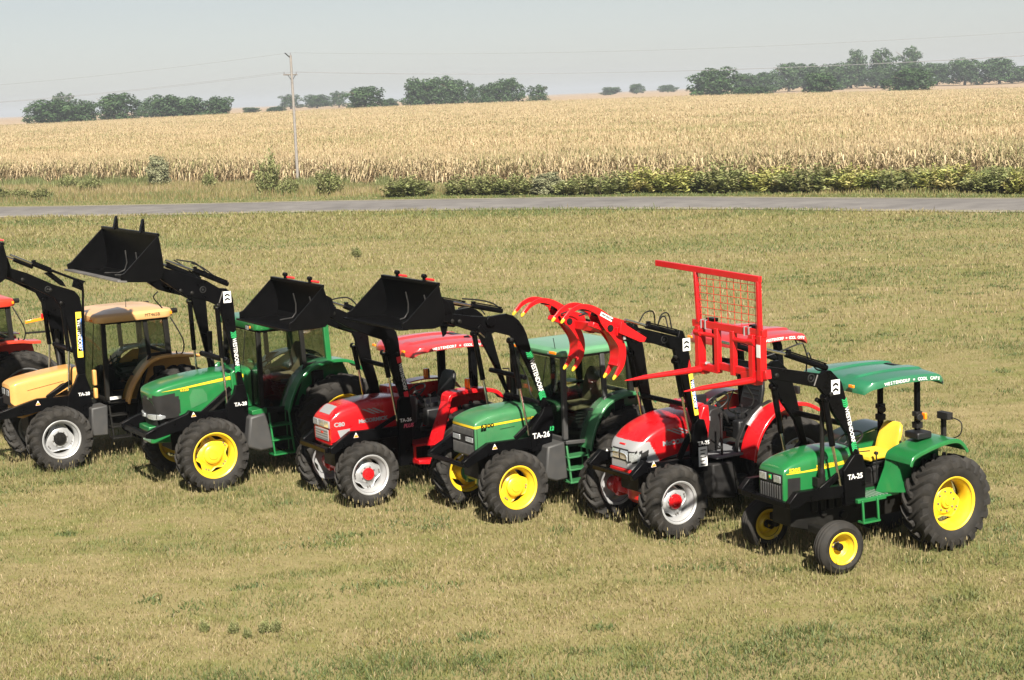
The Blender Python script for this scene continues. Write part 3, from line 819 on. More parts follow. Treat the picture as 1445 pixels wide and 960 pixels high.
    for a, b in ((-.74, -.38), (.03, .45)): m.tube([(1.11, a, 3.25), (1.11, b, 3.25)], .03, 10)
    for y in (-.77, .47): m.lathe([(.055, -.07), (.055, .07), (.001, .07)], 12, (1.12, y, 3.27))
    P('pivot_tube', m, 'attach_red', 0)
    for y, l in ((-.74, 1.26), (.48, 1.13)):
        m = MB(); m.tube([(1.02, y, 2.755), (1.16, y, 2.755), (1.30, y, 2.752), (1.10+l*.75, y, 2.745), (1.10+l, y, 2.735)], [.045, .048, .045, .032, .006], 12); m.box((1.07, y, 2.77), (.10, .13, .16)); P('tine', m, 'attach_red', 0)
    m = MB()
    for y in (-.70, -.60, .30, .40): m.strip([(1.03, 3.33), (1.03, 3.45), (1.13, 3.45), (1.13, 3.33)], y-.012, y+.012, .010)
    m.tube([(1.06, -.62, 2.84), (1.14, -.58, 2.86)], .02, 8); P('clamp_strap', m, 'silver', 0)
    m = MB(); m.box((1.15, .635, 3.16), (.008, .08, .17)); P('sticker', m, 'white', 0)
    m = MB()
    for y in (-.50, .44): m.prism([(1.0, 2.74), (1.06, 2.74), (1.06, 3.40), (.98, 3.34)], y-.05, y+.05)
    m.box((1.04, -.56, 3.455), (.10, .16, .05)); m.box((1.04, .44, 3.455), (.10, .18, .05)); P('hitch_plate', m, 'black')
    # operator area
    fender(T, [(-1.14, 1.37), (-1.20, 1.475), (-1.45, 1.555), (-1.75, 1.615), (-1.98, 1.615), (-2.10, 1.54), (-2.17, 1.44)], .42, .96, 'green', [(-.93, .93), (-1.14, .95), (-1.05, 1.0), (-1.16, 1.44), (-1.5, 1.55), (-1.95, 1.60), (-2.1, 1.5), (-2.1, .95)], t=.028, lip=.05)
    for sg in (1, -1):
        m = MB(); m.add([(-.92, sg*.46, .93), (-1.07, sg*.90, .99), (-1.20, sg*.56, 1.44), (-1.20, sg*.44, 1.46)], [(0, 1, 2, 3)])
        m.add([(-.94, sg*.46, .93), (-1.09, sg*.90, .99), (-1.22, sg*.56, 1.44), (-1.22, sg*.44, 1.46)], [(3, 2, 1, 0)]); m.build('fender_front', 'green', T, 0, fix=False)
    m = MB(); m.box((-.80, 0, .925), (.72, 1.36, .03)); m.box((-.68, .66, .91), (.50, .06, .05)); m.box((-.68, -.66, .91), (.50, .06, .05)); m.build('platform', 'green', T, .005)
    m = MB()
    for k in range(7): m.box((-.62-.06*k, .50, .943), (.012, .30, .006))
    m.build('tread_plate', 'silver', T)
    m = MB(); m.bar((-.50, .70, .92), (-.50, .72, .63), .025, .03, (1, 0, 0)); m.bar((-.76, .70, .92), (-.76, .72, .63), .025, .03, (1, 0, 0)); m.box((-.63, .68, .615), (.30, .13, .03)); m.build('step', 'green', T, .004)
    seat(T, -1.30, 1.35, 'seat_yellow', .45, .39, True, .15)
    steering(T, -.86, 1.62, .19, 30)
    m = MB(); m.prism([(-.62, .95), (-.62, 1.50), (-.70, 1.58), (-.84, 1.56), (-.90, 1.30), (-.86, .95)], -.22, .22); m.box((-1.35, 0, 1.08), (.5, .36, .26)); m.build('dashboard', 'plastic', T, .02)
    m = MB(); m.tube([(-.78, .22, 1.48), (-.94, .34, 1.50)], .008, 6); m.tube([(-1.1, .30, 1.0), (-1.05, .34, 1.44)], .012, 6); m.lathe([(.001, -.02), (.025, -.02), (.025, .02), (.001, .02)], 10, (-1.05, .34, 1.45)); m.build('lever', 'rubber', T)
    m = MB(); m.box((-1.62, .56, 1.68), (.26, .28, .10)); m.build('toolbox', 'vinyl', T, .02)
    rops(T, -1.66, .50, -.28, 1.5, 2.575, .07, 'black', .0)
    m = MB()
    for y in (.50, -.28):
        m.box((-1.66, y, 1.80), (.11, .11, .09)); m.box((-1.66, y, 1.96), (.11, .10, .07))
        m.tube([(-1.62, y+.07, 1.93), (-1.60, y+.13, 1.93)], .05, 10)
    m.build('roll_bar_hinge', 'plastic', T, .008)
    for y in (.57, -.36):
        m = MB(); m.box((-1.72, y, 1.93), (.04, .09, .09)); m.build('warning_light', 'orange_lens', T, .008)
    m = MB(); m.box((-2.28, .35, 1.64), (.06, .06, .46)); m.box((-2.24, .42, 1.85), (.10, .22, .10)); m.tube(crom([(-2.26, .5, 1.84), (-2.3, .68, 1.78), (-2.3, .66, 1.6), (-2.28, .45, 1.5)], 5), .01, 6); m.build('lift_bracket', 'plastic', T, .006)
    canopy(T, -.47, -1.93, 1.52, 2.565, 'canopy_green', txt=.26, size=.060)
    m = MB(); m.tube([(-1.87, .70, 2.50), (-1.90, .76, 2.40)], .012, 6); m.build('canopy_hook', 'rubber', T)
    return T
def open_cockpit(T, x, floor_z, mat='chassis', floor_mat='grey_panel', seat_mat='vinyl', seat_x=-1.85, seat_z=1.47, wheel_at=(-1.42, 1.70), floor=(-.85, -1.75), w=1.3, dash=(-1.12, 1.66), dash_mat='plastic', ribs=True):
    m = MB(); m.box(((floor[0]+floor[1])/2, 0, floor_z), (floor[0]-floor[1], w, .035)); m.build('platform', floor_mat, T, .006)
    seat(T, seat_x, seat_z, seat_mat, .50, .50, True, .14, ribs)
    steering(T, wheel_at[0], wheel_at[1], .20, 35)
    m = MB(); dx, dz = dash
    m.prism([(dx+.12, floor_z), (dx+.12, dz-.10), (dx+.05, dz), (dx-.10, dz+.03), (dx-.20, dz-.06), (dx-.16, floor_z+.3), (dx-.06, floor_z)], -.25, .25)
    m.build('dashboard', dash_mat, T, .025)
    m = MB()
    for y in (-.36, .36): m.box((seat_x+.06, y, seat_z-.16), (.62, .18, .30))
    m.build('side_console', 'vinyl', T, .03)
    m = MB()
    for (xx, yy, h) in ((seat_x+.25, .40, .24), (seat_x+.10, .42, .20), (seat_x+.18, -.40, .22), (dx-.12, .30, .14), (seat_x+.32, .34, .16)):
        m.tube([(xx, yy, seat_z-.04), (xx+.03, yy, seat_z-.04+h)], .010, 6); m.lathe([(.001, -.022), (.022, -.022), (.022, .022), (.001, .022)], 8, (xx+.03, yy, seat_z-.02+h))
    m.build('lever', 'rubber', T)

# ================================================================== B: rounded-nose red tractor with grapple
def tractor_b():
    T = tractor((1.88, 25.32), 'red tractor with rounded grey nose and red sunshade, loader carrying a red claw grapple')
    wb = 2.30
    for sg in (1, -1):
        wheel(T, 'front_wheel', 0, sg*.80, .55, .37, .305, 'silver', 'red', 'lug', sg, 17, kind='plain', lobes=4, hub_r=.115, disc=-.02, spin=.3)
        wheel(T, 'rear_wheel', -wb, sg*.78, .76, .46, .44, 'silver', 'red', 'lug', sg, 20, kind='plain', lobes=4, hub_r=.13, disc=-.04)
    undercarriage(T, wb, .46, .50, 1.05, .22, axle_z=.55, axle_mat='red', rear_z=.76, track=.80)
    H = Hood([(.375, .20, .99, 1.16, 1.22), (.345, .27, .98, 1.22, 1.30), (.285, .33, .975, 1.285, 1.375), (.20, .37, .985, 1.34, 1.455), (.08, .395, 1.02, 1.40, 1.55), (-.10, .41, 1.10, 1.47, 1.63), (-.35, .415, 1.14, 1.53, 1.705), (-.65, .415, 1.16, 1.56, 1.74), (-.95, .40, 1.18, 1.56, 1.73)])
    h = H.build('hood', 'red', T)
    # grey nose shell wrapping the front, with the lamp band set in it
    edge = lambda z: .115-(1.40-z)*.54
    inband = lambda x, y, z: 1.085 < z-.02*(abs(y) < .2) < 1.262 and x > .12+(1.262-z)*.35
    hood_patch(H, 'nose_panel', 'silver_panel', h, lambda x, y, z: z < 1.40 and x > edge(z), .006)
    hood_patch(H, 'headlight_surround', 'plastic', h, lambda x, y, z: inband(x, y, z), .011)
    lamp = lambda x, y, z: 1.108 < z-.02*(abs(y) < .2) < 1.240 and x > .25+(1.232-z)*.20
    for a, b in ((-1, -.235), (-.215, -.015), (.015, .215), (.235, 1)): hood_patch(H, 'headlight', 'lamp_glass', h, lambda x, y, z, a=a, b=b: lamp(x, y, z) and a < y < b, .016)
    m = MB(); m.tube(crom([(.318, -.07, 1.335), (.322, 0, 1.338), (.318, .07, 1.335)], 4), .018, 8); m.build('badge', 'attach_red', h, 0)
    m = MB(); m.box((.30, 0, .955), (.20, .5, .05)); m.build('lower_grille', 'red', h, .01)
    H.decal('panel_seam', 'chassis', h, [(-.70, 1.2), (-.692, 1.2)], [(-.70, 1.60), (-.692, 1.60)], .003, 4)
    H.text('McCORMICK', h, -.115, 1.335, .095, 'silver_panel', .005, sx=1.25, dx=.4)
    for k in range(3):
        x = -.24-.10*k; H.decal('stripe', 'silver_panel', h, [(x-.25, 1.44), (x-.19, 1.44)], [(x, 1.545), (x+.055, 1.545)], .006, 6)
    m = MB(); m.box((-.95, 0, 1.45), (.12, .70, .55)); m.build('firewall', 'plastic', T, .02)
    m = MB(); m.prism([(-.84, 1.30), (-.80, 1.58), (-.90, 1.80), (-1.0, 1.82), (-1.02, 1.55), (-.98, 1.30)], .30, .42); m.prism([(-.84, 1.30), (-.80, 1.58), (-.90, 1.80), (-1.0, 1.82), (-1.02, 1.55), (-.98, 1.30)], -.42, -.30); m.box((-.94, 0, 1.80), (.14, .6, .06)); m.build('cowl', 'red', T, .02)
    arm = [(.62, 3.24), (.50, 3.02), (.19, 2.93), (-.18, 2.77), (-.22, 2.60), (-.26, 2.44), (-.37, 2.03), (-.50, 1.62), (-.58, 1.54), (-.70, 1.57), (-.64, 1.79), (-.555, 2.37), (-.52, 2.64), (-.465, 2.89), (-.405, 3.04), (-.34, 3.06), (-.31, 2.96)]
    mast = [(-.50, .86), (-.50, 1.38), (-.56, 1.62), (-.62, 1.68), (-.74, 1.66), (-.80, 1.45), (-.78, .86)]
    beam = [(.60, .985), (.36, 1.175), (.22, 1.115), (-.52, 1.10), (-.52, .98), (.10, .99), (.36, 1.0), (.56, .90)]
    loader(T, .62, arm, mast, beam, ((-.27, 2.60), (-.37, 2.05), (-.53, 1.28)), ((-.32, 3.005), (.25, 3.185), (.62, 3.31)), decal=((-.515, 2.38), (-.61, 1.74), .075), dmat=('decal_yellow', 'decal_yellow'), emblem=(-.455, 2.83, .19), code='TA-25', code_at=(-.60, 1.30), code_size=.085, brace=((-.50, 1.46), (-.28, 1.10), .05), front=(.52, .935, .07, .56), hole=(-.05, 2.95), warn=(.20, 1.10), pivots=((-.24, 2.66), (.42, 3.10)), cross=((.0, 2.93, .06), (-.48, 1.9, .04)))
    m = MB(); m.prism([(-.50, 2.60), (-.555, 2.40), (-.53, 2.40), (-.50, 2.42), (-.47, 2.42), (-.46, 2.44)], .62, .624); m.build('arm_flash', 'red', T)
    m = MB(); m.box((-.685, .655, 1.10), (.16, .006, .30)); m.build('decal_sheet', 'white', T)
    m = MB()
    for k in range(5): m.box((-.685+.01*(k % 2), .6595, 1.20-.055*k), (.10-.02*(k % 2), .003, .018))
    m.build('decal_print', 'grey_plastic', T)
    hoses(T, [[(.30, .5, 3.24), (.20, .5, 3.36), (.05, .5, 3.36), (.02, .5, 3.18)], [(-.02, .5, 3.13), (-.10, .5, 3.30), (-.24, .48, 3.30), (-.28, .5, 3.08)], [(-.05, .46, 3.13), (-.12, .46, 3.25), (-.20, .46, 3.25), (-.22, .5, 3.06)], [(.38, -.5, 3.20), (.5, -.2, 3.28), (.62, .1, 3.25)]], .011)
    grapple(T)
    # rear
    fender(T, [(-1.46, .96), (-1.52, 1.22), (-1.68, 1.48), (-1.92, 1.67), (-2.2, 1.745), (-2.5, 1.72), (-2.76, 1.60)], .58, .94, 'red', [(-1.44, .96), (-1.66, 1.47), (-2.2, 1.73), (-2.7, 1.60), (-2.75, 1.1), (-2.3, 1.0)], lip=.05)
    m = MB()
    for sg in (1, -1): m.strip([(-1.40, .98), (-1.44, 1.22), (-1.60, 1.50), (-1.86, 1.69), (-2.1, 1.76)], sg*.50, sg*.58, .02)
    m.build('fender_trim', 'plastic', T, .004)
    m = MB(); m.strip([(-1.62, 1.44), (-1.74, 1.575), (-1.9, 1.69)], .50, .59, .045); m.build('reflector_strip', 'silver', T, .004)
    open_cockpit(T, 0, 1.03, floor_mat='grey_panel', seat_x=-1.92, seat_z=1.50, wheel_at=(-1.48, 1.74), floor=(-.95, -1.66), dash=(-1.22, 1.70))
    m = MB(); m.box((-1.10, .24, 1.57), (.06, .10, .08)); m.build('work_light', 'lamp_glass', T, .01)
    m = MB(); m.bar((-1.12, .56, .92), (-1.12, .56, 1.62), .03, .03); m.bar((-1.12, .56, 1.15), (-.95, .50, 1.3), .02, .02); m.build('handrail', 'rubber', T, .004)
    m = MB(); m.prism([(-.86, .42), (-.86, .95), (-1.25, .95), (-1.34, .36)], .34, .66); m.build('fuel_tank', 'plastic', T, .03)
    steps(T, -1.28, -1.55, .66, .42, .9, 2, 'chassis')
    rops(T, -2.42, .48, -.48, 1.2, 2.76, .11, 'black', -.10)
    canopy(T, -1.42, -2.70, 1.52, 2.80, 'canopy_red', txt=.34, size=.058)
    m = MB(); m.tube([(-2.55, .60, 2.70), (-2.6, .62, 2.60)], .012, 6); m.build('canopy_hook', 'rubber', T)
    m = MB(); m.box((-2.5, .70, 1.90), (.05, .12, .12)); m.build('warning_light', 'plastic', T, .01)
    m = MB(); m.box((-1.35, -.45, 1.66), (.5, .10, .28)); m.build('side_panel', 'vinyl', T, .02)
    return T

def grapple(T):
    """two grab modules: each a lower claw of two curved prongs and two upper tines"""
    G = empty('grapple', T, (.62, 0, 3.2))
    def P(n, mb, mat='attach_red', bev=.004, sharp=35):
        o = mb.build(n, mat, G, bev, sharp); o.location = (-.62, 0, -3.2); return o
    def sweep(path, wid, y0, y1):
        """curved plate in the xz plane, wid varies along it"""
        pth = crom(path, 6); ws = crom([(w,) for w in wid], 6); out = []; inn = []
        for i, p in enumerate(pth):
            d = pth[min(i+1, len(pth)-1)]-pth[max(i-1, 0)]; d = d/np.linalg.norm(d); n = np.array((-d[1], d[0])); w = float(ws[i][0])/2
            out.append(tuple(p+n*w)); inn.append(tuple(p-n*w))
        m = MB(); k = len(out)
        vs = [(a, y, b) for y in (y0, y1) for ring in (out, inn) for a, b in ring]; fs = []
        for i in range(k-1):
            fs += [(i, i+1, k+i+1, k+i), (2*k+i, 3*k+i, 3*k+i+1, 2*k+i+1), (i, 2*k+i, 2*k+i+1, i+1), (k+i, k+i+1, 3*k+i+1, 3*k+i)]
        fs += [(0, k, 3*k, 2*k), (k-1, 3*k-1, 4*k-1, 2*k-1)]
        m.add(vs, fs); return m, pth
    tilt = 0
    for yc in (.42, -.66):
        for dy in (-.12, .12):
            m, pt = sweep([(.80, 3.27), (.98, 3.42), (1.18, 3.535), (1.36, 3.57), (1.52, 3.52), (1.61, 3.45), (1.665, 3.40)], [.11, .105, .085, .07, .06, .055, .045], yc+dy-.014, yc+dy+.014); P('upper_tine', m)
            m = MB(); m.tube([(1.645, yc+dy, 3.42), (1.675, yc+dy, 3.385), (1.69, yc+dy, 3.365)], [.026, .024, .012], 8); P('tine_tip', m, 'yellow', 0)
            m, pt = sweep([(.86, 3.22), (.76, 3.10), (.675, 2.96), (.645, 2.81), (.67, 2.66), (.74, 2.55), (.80, 2.48)], [.14, .14, .125, .11, .09, .07, .05], yc+dy-.014, yc+dy+.014); P('claw_prong', m)
            m = MB(); m.tube([(.785, yc+dy, 2.505), (.815, yc+dy, 2.465), (.83, yc+dy, 2.445)], [.026, .024, .012], 8); P('claw_tip', m, 'yellow', 0)
        m = MB(); m.strip([tuple(p_) for p_ in crom([(.85, 3.20), (.76, 3.09), (.69, 2.95), (.665, 2.81), (.685, 2.68), (.715, 2.62)], 4)], yc-.118, yc+.118, .085); P('claw_plate', m)
        m = MB(); m.prism([(1.10, 3.50), (.92, 3.40), (.70, 3.33), (.58, 3.28), (.56, 3.16), (.74, 3.12), (.92, 3.16), (1.02, 3.30)], yc-.135, yc-.115); m.prism([(1.10, 3.50), (.92, 3.40), (.70, 3.33), (.58, 3.28), (.56, 3.16), (.74, 3.12), (.92, 3.16), (1.02, 3.30)], yc+.115, yc+.135); P('side_plate', m)
        m = MB(); m.tube([(.86, yc-.15, 3.21), (.86, yc+.15, 3.21)], .05, 12); m.tube([(1.18, yc-.12, 3.50), (1.18, yc+.12, 3.50)], .022, 8); m.bar((1.06, yc, 3.44), (.74, yc, 3.30), .10, .07); P('grapple_pivot', m, 'chassis', 0)
        m = MB(); m.bar((1.10, yc-.02, 3.28), (.92, yc-.02, 3.20), .14, .08); P('spreader_bar', m, bev=.012)
    m = MB(); m.bar((.72, -.86, 3.15), (.72, .60, 3.15), .10, .12); P('cross_tube', m)
    m = MB()
    for sg in (1, -1): m.prism([(.74, 3.30), (.30, 3.02), (.34, 2.96), (.42, 2.97), (.78, 3.14)], sg*.64, sg*.67)
    P('mount_arm', m)
    m = MB()
    a0, a1 = Vector((1.02, .558, 3.44)), Vector((.82, .558, 3.325))
    d = (a1-a0).normalized(); u = Vector((d.z, 0, -d.x)); u = u if u.z > 0 else -u
    q = [a0+u*.03, a0-u*.03, a1-u*.03, a1+u*.03]
    m.prism([(v.x, v.z) for v in q], .556, .559); o = P('name_sticker', m, 'white', 0)
    m = MB()
    text('WESTENDORF', o, (a0.x+d.x*.015, .561, a0.z+d.z*.015), d, u, .036, 'black', .001)
    for sg in (1, -1):
        m = MB(); m.box((.66, sg*.62, 3.05), (.04, .02, .05)); P('hook_pin', m, 'silver')
    hoses(G, [[(.0, .2, .12), (.2, .1, .20), (.35, -.1, .14)], [(.05, -.2, .10), (.2, -.35, .2), (.4, -.5, .14)], [(.0, .1, .0), (-.15, .3, -.12), (-.3, .45, -.2)]], .012)

# ================================================================== D: square-nosed red tractor with bucket
def tractor_d():
    T = tractor((-2.88, 28.10), 'red tractor with square nose, grey bonnet panel and red sunshade, lifting a black bucket')
    wb = 2.15
    for sg in (1, -1):
        wheel(T, 'front_wheel', 0, sg*.78, .54, .34, .315, 'silver', 'red', 'lug', sg, 18, kind='plain', lobes=4, hub_r=.105, disc=-.02, spin=.1)
        wheel(T, 'rear_wheel', -wb, sg*.74, .74, .44, .42, 'silver', 'red', 'lug', sg, 20, kind='plain', lobes=4, hub_r=.13, disc=-.04)
    undercarriage(T, wb, .44, .48, 1.05, .3, axle_z=.53, axle_mat='red', rear_z=.74, track=.78)
    H = Hood([(.40, .315, 1.04, 1.375, 1.42), (.36, .335, 1.04, 1.40, 1.48), (.22, .355, 1.06, 1.43, 1.60), (0., .36, 1.09, 1.47, 1.645), (-.3, .36, 1.13, 1.50, 1.675), (-.65, .36, 1.16, 1.52, 1.675), (-1.02, .355, 1.18, 1.52, 1.66)], p=.55)
    h = H.build('hood', 'red', T)
    m = MB(); m.prism([(.40, 1.0), (.40, 1.12), (-.1, 1.16), (-.1, 1.08), (.34, .95)], -.30, .30); m.build('lower_grille', 'red', h, .01)
    face_front(h, .400, [('headlight_panel', -.31, .31, 1.275, 1.395, 'silver_panel', .014), ('grille', -.26, .24, 1.055, 1.245, 'silver_panel', .012)])
    face_front(h, .412, [('headlight', .12, .30, 1.285, 1.385, 'lamp_glass', .014), ('headlight', -.30, -.12, 1.285, 1.385, 'lamp_glass', .014), ('headlight', -.09, .09, 1.295, 1.375, 'lamp_glass', .006), ('badge', -.03, .06, 1.165, 1.20, 'attach_red', .006)])
    grille_bars(h, .414, -.25, .23, 1.065, 1.235, 4, 'grey_panel', False, .006)
    # grey top panel on the nose, follows the slope
    m = MB(); rows = []
    for x in (.352, .30, .25, .20):
        q = H.at(x); sec = [p for p in H.sec(q) if abs(p[1]) < .215]
        sec = sorted(sec, key=lambda p: p[1])
        rows.append([(p[0], -.20+.40*i/8, float(np.interp(-.20+.40*i/8, [a[1] for a in sec], [a[2] for a in sec]))+.006) for p in sec[:1] for i in range(9)])
    m.loft(rows, closed=False, caps=False); m.build('bonnet_panel', 'silver_panel', h, 0, 60)
    H.decal('side_patch', 'silver_panel', h, [(.24, 1.09), (.10, 1.12)], [(.29, 1.235), (.06, 1.245)], .006, 8)
    H.text('C80', h, .345, 1.33, .095, 'silver_panel', .004, sx=1.15)
    H.text('McCORMICK', h, -.10, 1.335, .085, 'silver_panel', .004, sx=1.1)
    H.decal('panel_seam', 'chassis', h, [(-.50, 1.17), (-.493, 1.17)], [(-.50, 1.56), (-.493, 1.56)], .003, 4)
    H.decal('crease', 'red', h, [(.36, 1.385), (-.9, 1.44)], [(.36, 1.392), (-.9, 1.448)], .008, 20)
    for k in range(3):
        x = -.22-.09*k; H.decal('stripe', 'silver_panel', h, [(x-.20, 1.435), (x-.145, 1.435)], [(x, 1.535), (x+.05, 1.535)], .006, 6)
    arm = [(.48, 3.36), (.44, 3.17), (.13, 2.98), (-.23, 2.80), (-.46, 2.69), (-.50, 2.60), (-.60, 2.15), (-.76, 1.62), (-.84, 1.54), (-.98, 1.57), (-.95, 1.80), (-.85, 2.20), (-.82, 2.46), (-.80, 2.68), (-.77, 2.80), (-.70, 2.87), (-.45, 2.95), (-.1, 3.10), (.25, 3.28)]
    mast = [(-.71, .53), (-.71, 1.40), (-.74, 1.64), (-.80, 1.70), (-.94, 1.68), (-.98, 1.50), (-.96, 1.0), (-.94, .53)]
    beam = [(.54, 1.01), (.50, 1.03), (.16, 1.23), (-.72, 1.20), (-.72, 1.04), (.1, 1.04), (.3, .98), (.48, .90), (.54, .92)]
    loader(T, .60, arm, mast, beam, ((-.53, 2.47), (-.60, 2.05), (-.71, 1.30)), ((-.22, 3.14), (.15, 3.32), (.46, 3.44)), decal=((-.782, 2.38), (-.90, 1.68), .085), dmat=('decal_red_', 'x'), code='TA-26', code_at=(-.735, 1.30), code_size=.085, code2=('PLUS', -.80, 1.20, .085, 'decal_pink'), brace=((-.71, 1.38), (-.30, 1.20), .035), front=(.56, .96, .08, .50), warn=(.07, 1.16), pivots=((-.60, 2.66), (.36, 3.22)), cross=((-.3, 2.86, .055), (-.7, 2.2, .04)))
    bk = [(.71, 3.725), (.655, 3.53), (.615, 3.33), (.625, 3.17), (.70, 3.085), (.95, 3.07), (1.33, 3.085)]
    bucket(T, bk, [(1.33, 3.20), (1.26, 3.225)], 2.02, (.44, 3.28), 'pin', (-.22, .42))
    hoses(T, [[(-.2, .5, 3.2), (.0, .5, 3.42), (.2, .5, 3.45), (.4, .5, 3.42)], [(-.1, -.5, 3.2), (.1, -.5, 3.38), (.4, -.5, 3.4)]])
    fender(T, [(-1.52, 1.50), (-1.56, 1.66), (-1.72, 1.70), (-2.0, 1.71), (-2.3, 1.69), (-2.5, 1.62), (-2.64, 1.47)], .64, .92, 'red', [(-1.15, .84), (-1.50, .92), (-1.54, 1.66), (-2.4, 1.66), (-2.5, .9)], lip=.06)
    for sg in (1, -1):
        m = MB(); m.add([(-1.18, sg*.70, .83), (-1.34, sg*.90, .85), (-1.57, sg*.93, 1.68), (-1.58, sg*.66, 1.68)], [(0, 1, 2, 3)]); m.add([(-1.20, sg*.70, .83), (-1.36, sg*.90, .85), (-1.59, sg*.93, 1.66), (-1.60, sg*.66, 1.66)], [(3, 2, 1, 0)]); m.build('fender_front', 'red', T, 0, fix=False)
        m = MB(); m.box((-1.575, sg*.78, 1.61), (.05, .16, .09)); m.build('work_light', 'plastic', T, .02)
        m = MB(); m.box((-2.0, sg*.74, 1.80), (.07, .10, .16)); o = m.build('warning_light', 'orange_lens', T, .01)
        m = MB(); m.box((-2.03, sg*.74, 1.79), (.03, .12, .18)); m.build('lamp_housing', 'plastic', o, .008)
    open_cockpit(T, 0, .84, floor_mat='red', seat_x=-1.72, seat_z=1.40, wheel_at=(-1.38, 1.64), floor=(-1.0, -1.55), dash=(-1.10, 1.60), ribs=False)
    m = MB(); m.prism([(-1.02, .52), (-1.02, .60), (-1.40, .56), (-1.40, .48)], .46, .70); m.bar((-1.05, .5, .5), (-1.05, .5, .82), .03, .05, (1, 0, 0)); m.bar((-1.38, .5, .5), (-1.38, .5, .82), .03, .05, (1, 0, 0)); m.bar((-1.02, .70, .56), (-1.38, .70, .50), .03, .05); m.build('step', 'red', T, .01)
    m = MB(); m.box((-1.25, -.46, 1.5), (.5, .34, .46)); m.build('side_panel', 'red', T, .02)
    m = MB(); m.box((-1.2, -.30, 1.80), (.10, .16, .09)); m.tube(crom([(-1.25, -.2, 1.78), (-1.2, -.3, 1.9), (-1.15, -.42, 1.8)], 4), .01, 6); m.build('work_light', 'chassis', T, .01)
    rops(T, -2.22, .56, -.56, 1.2, 2.50, .12, 'black', 0)
    m = MB(); m.box((-1.04, .40, 1.42), (.26, .1, .46)); m.build('engine_cover', 'vinyl', T, .04)
    canopy(T, -.92, -2.46, 1.50, 2.515, 'canopy_red', txt=.28, size=.062)
    return T

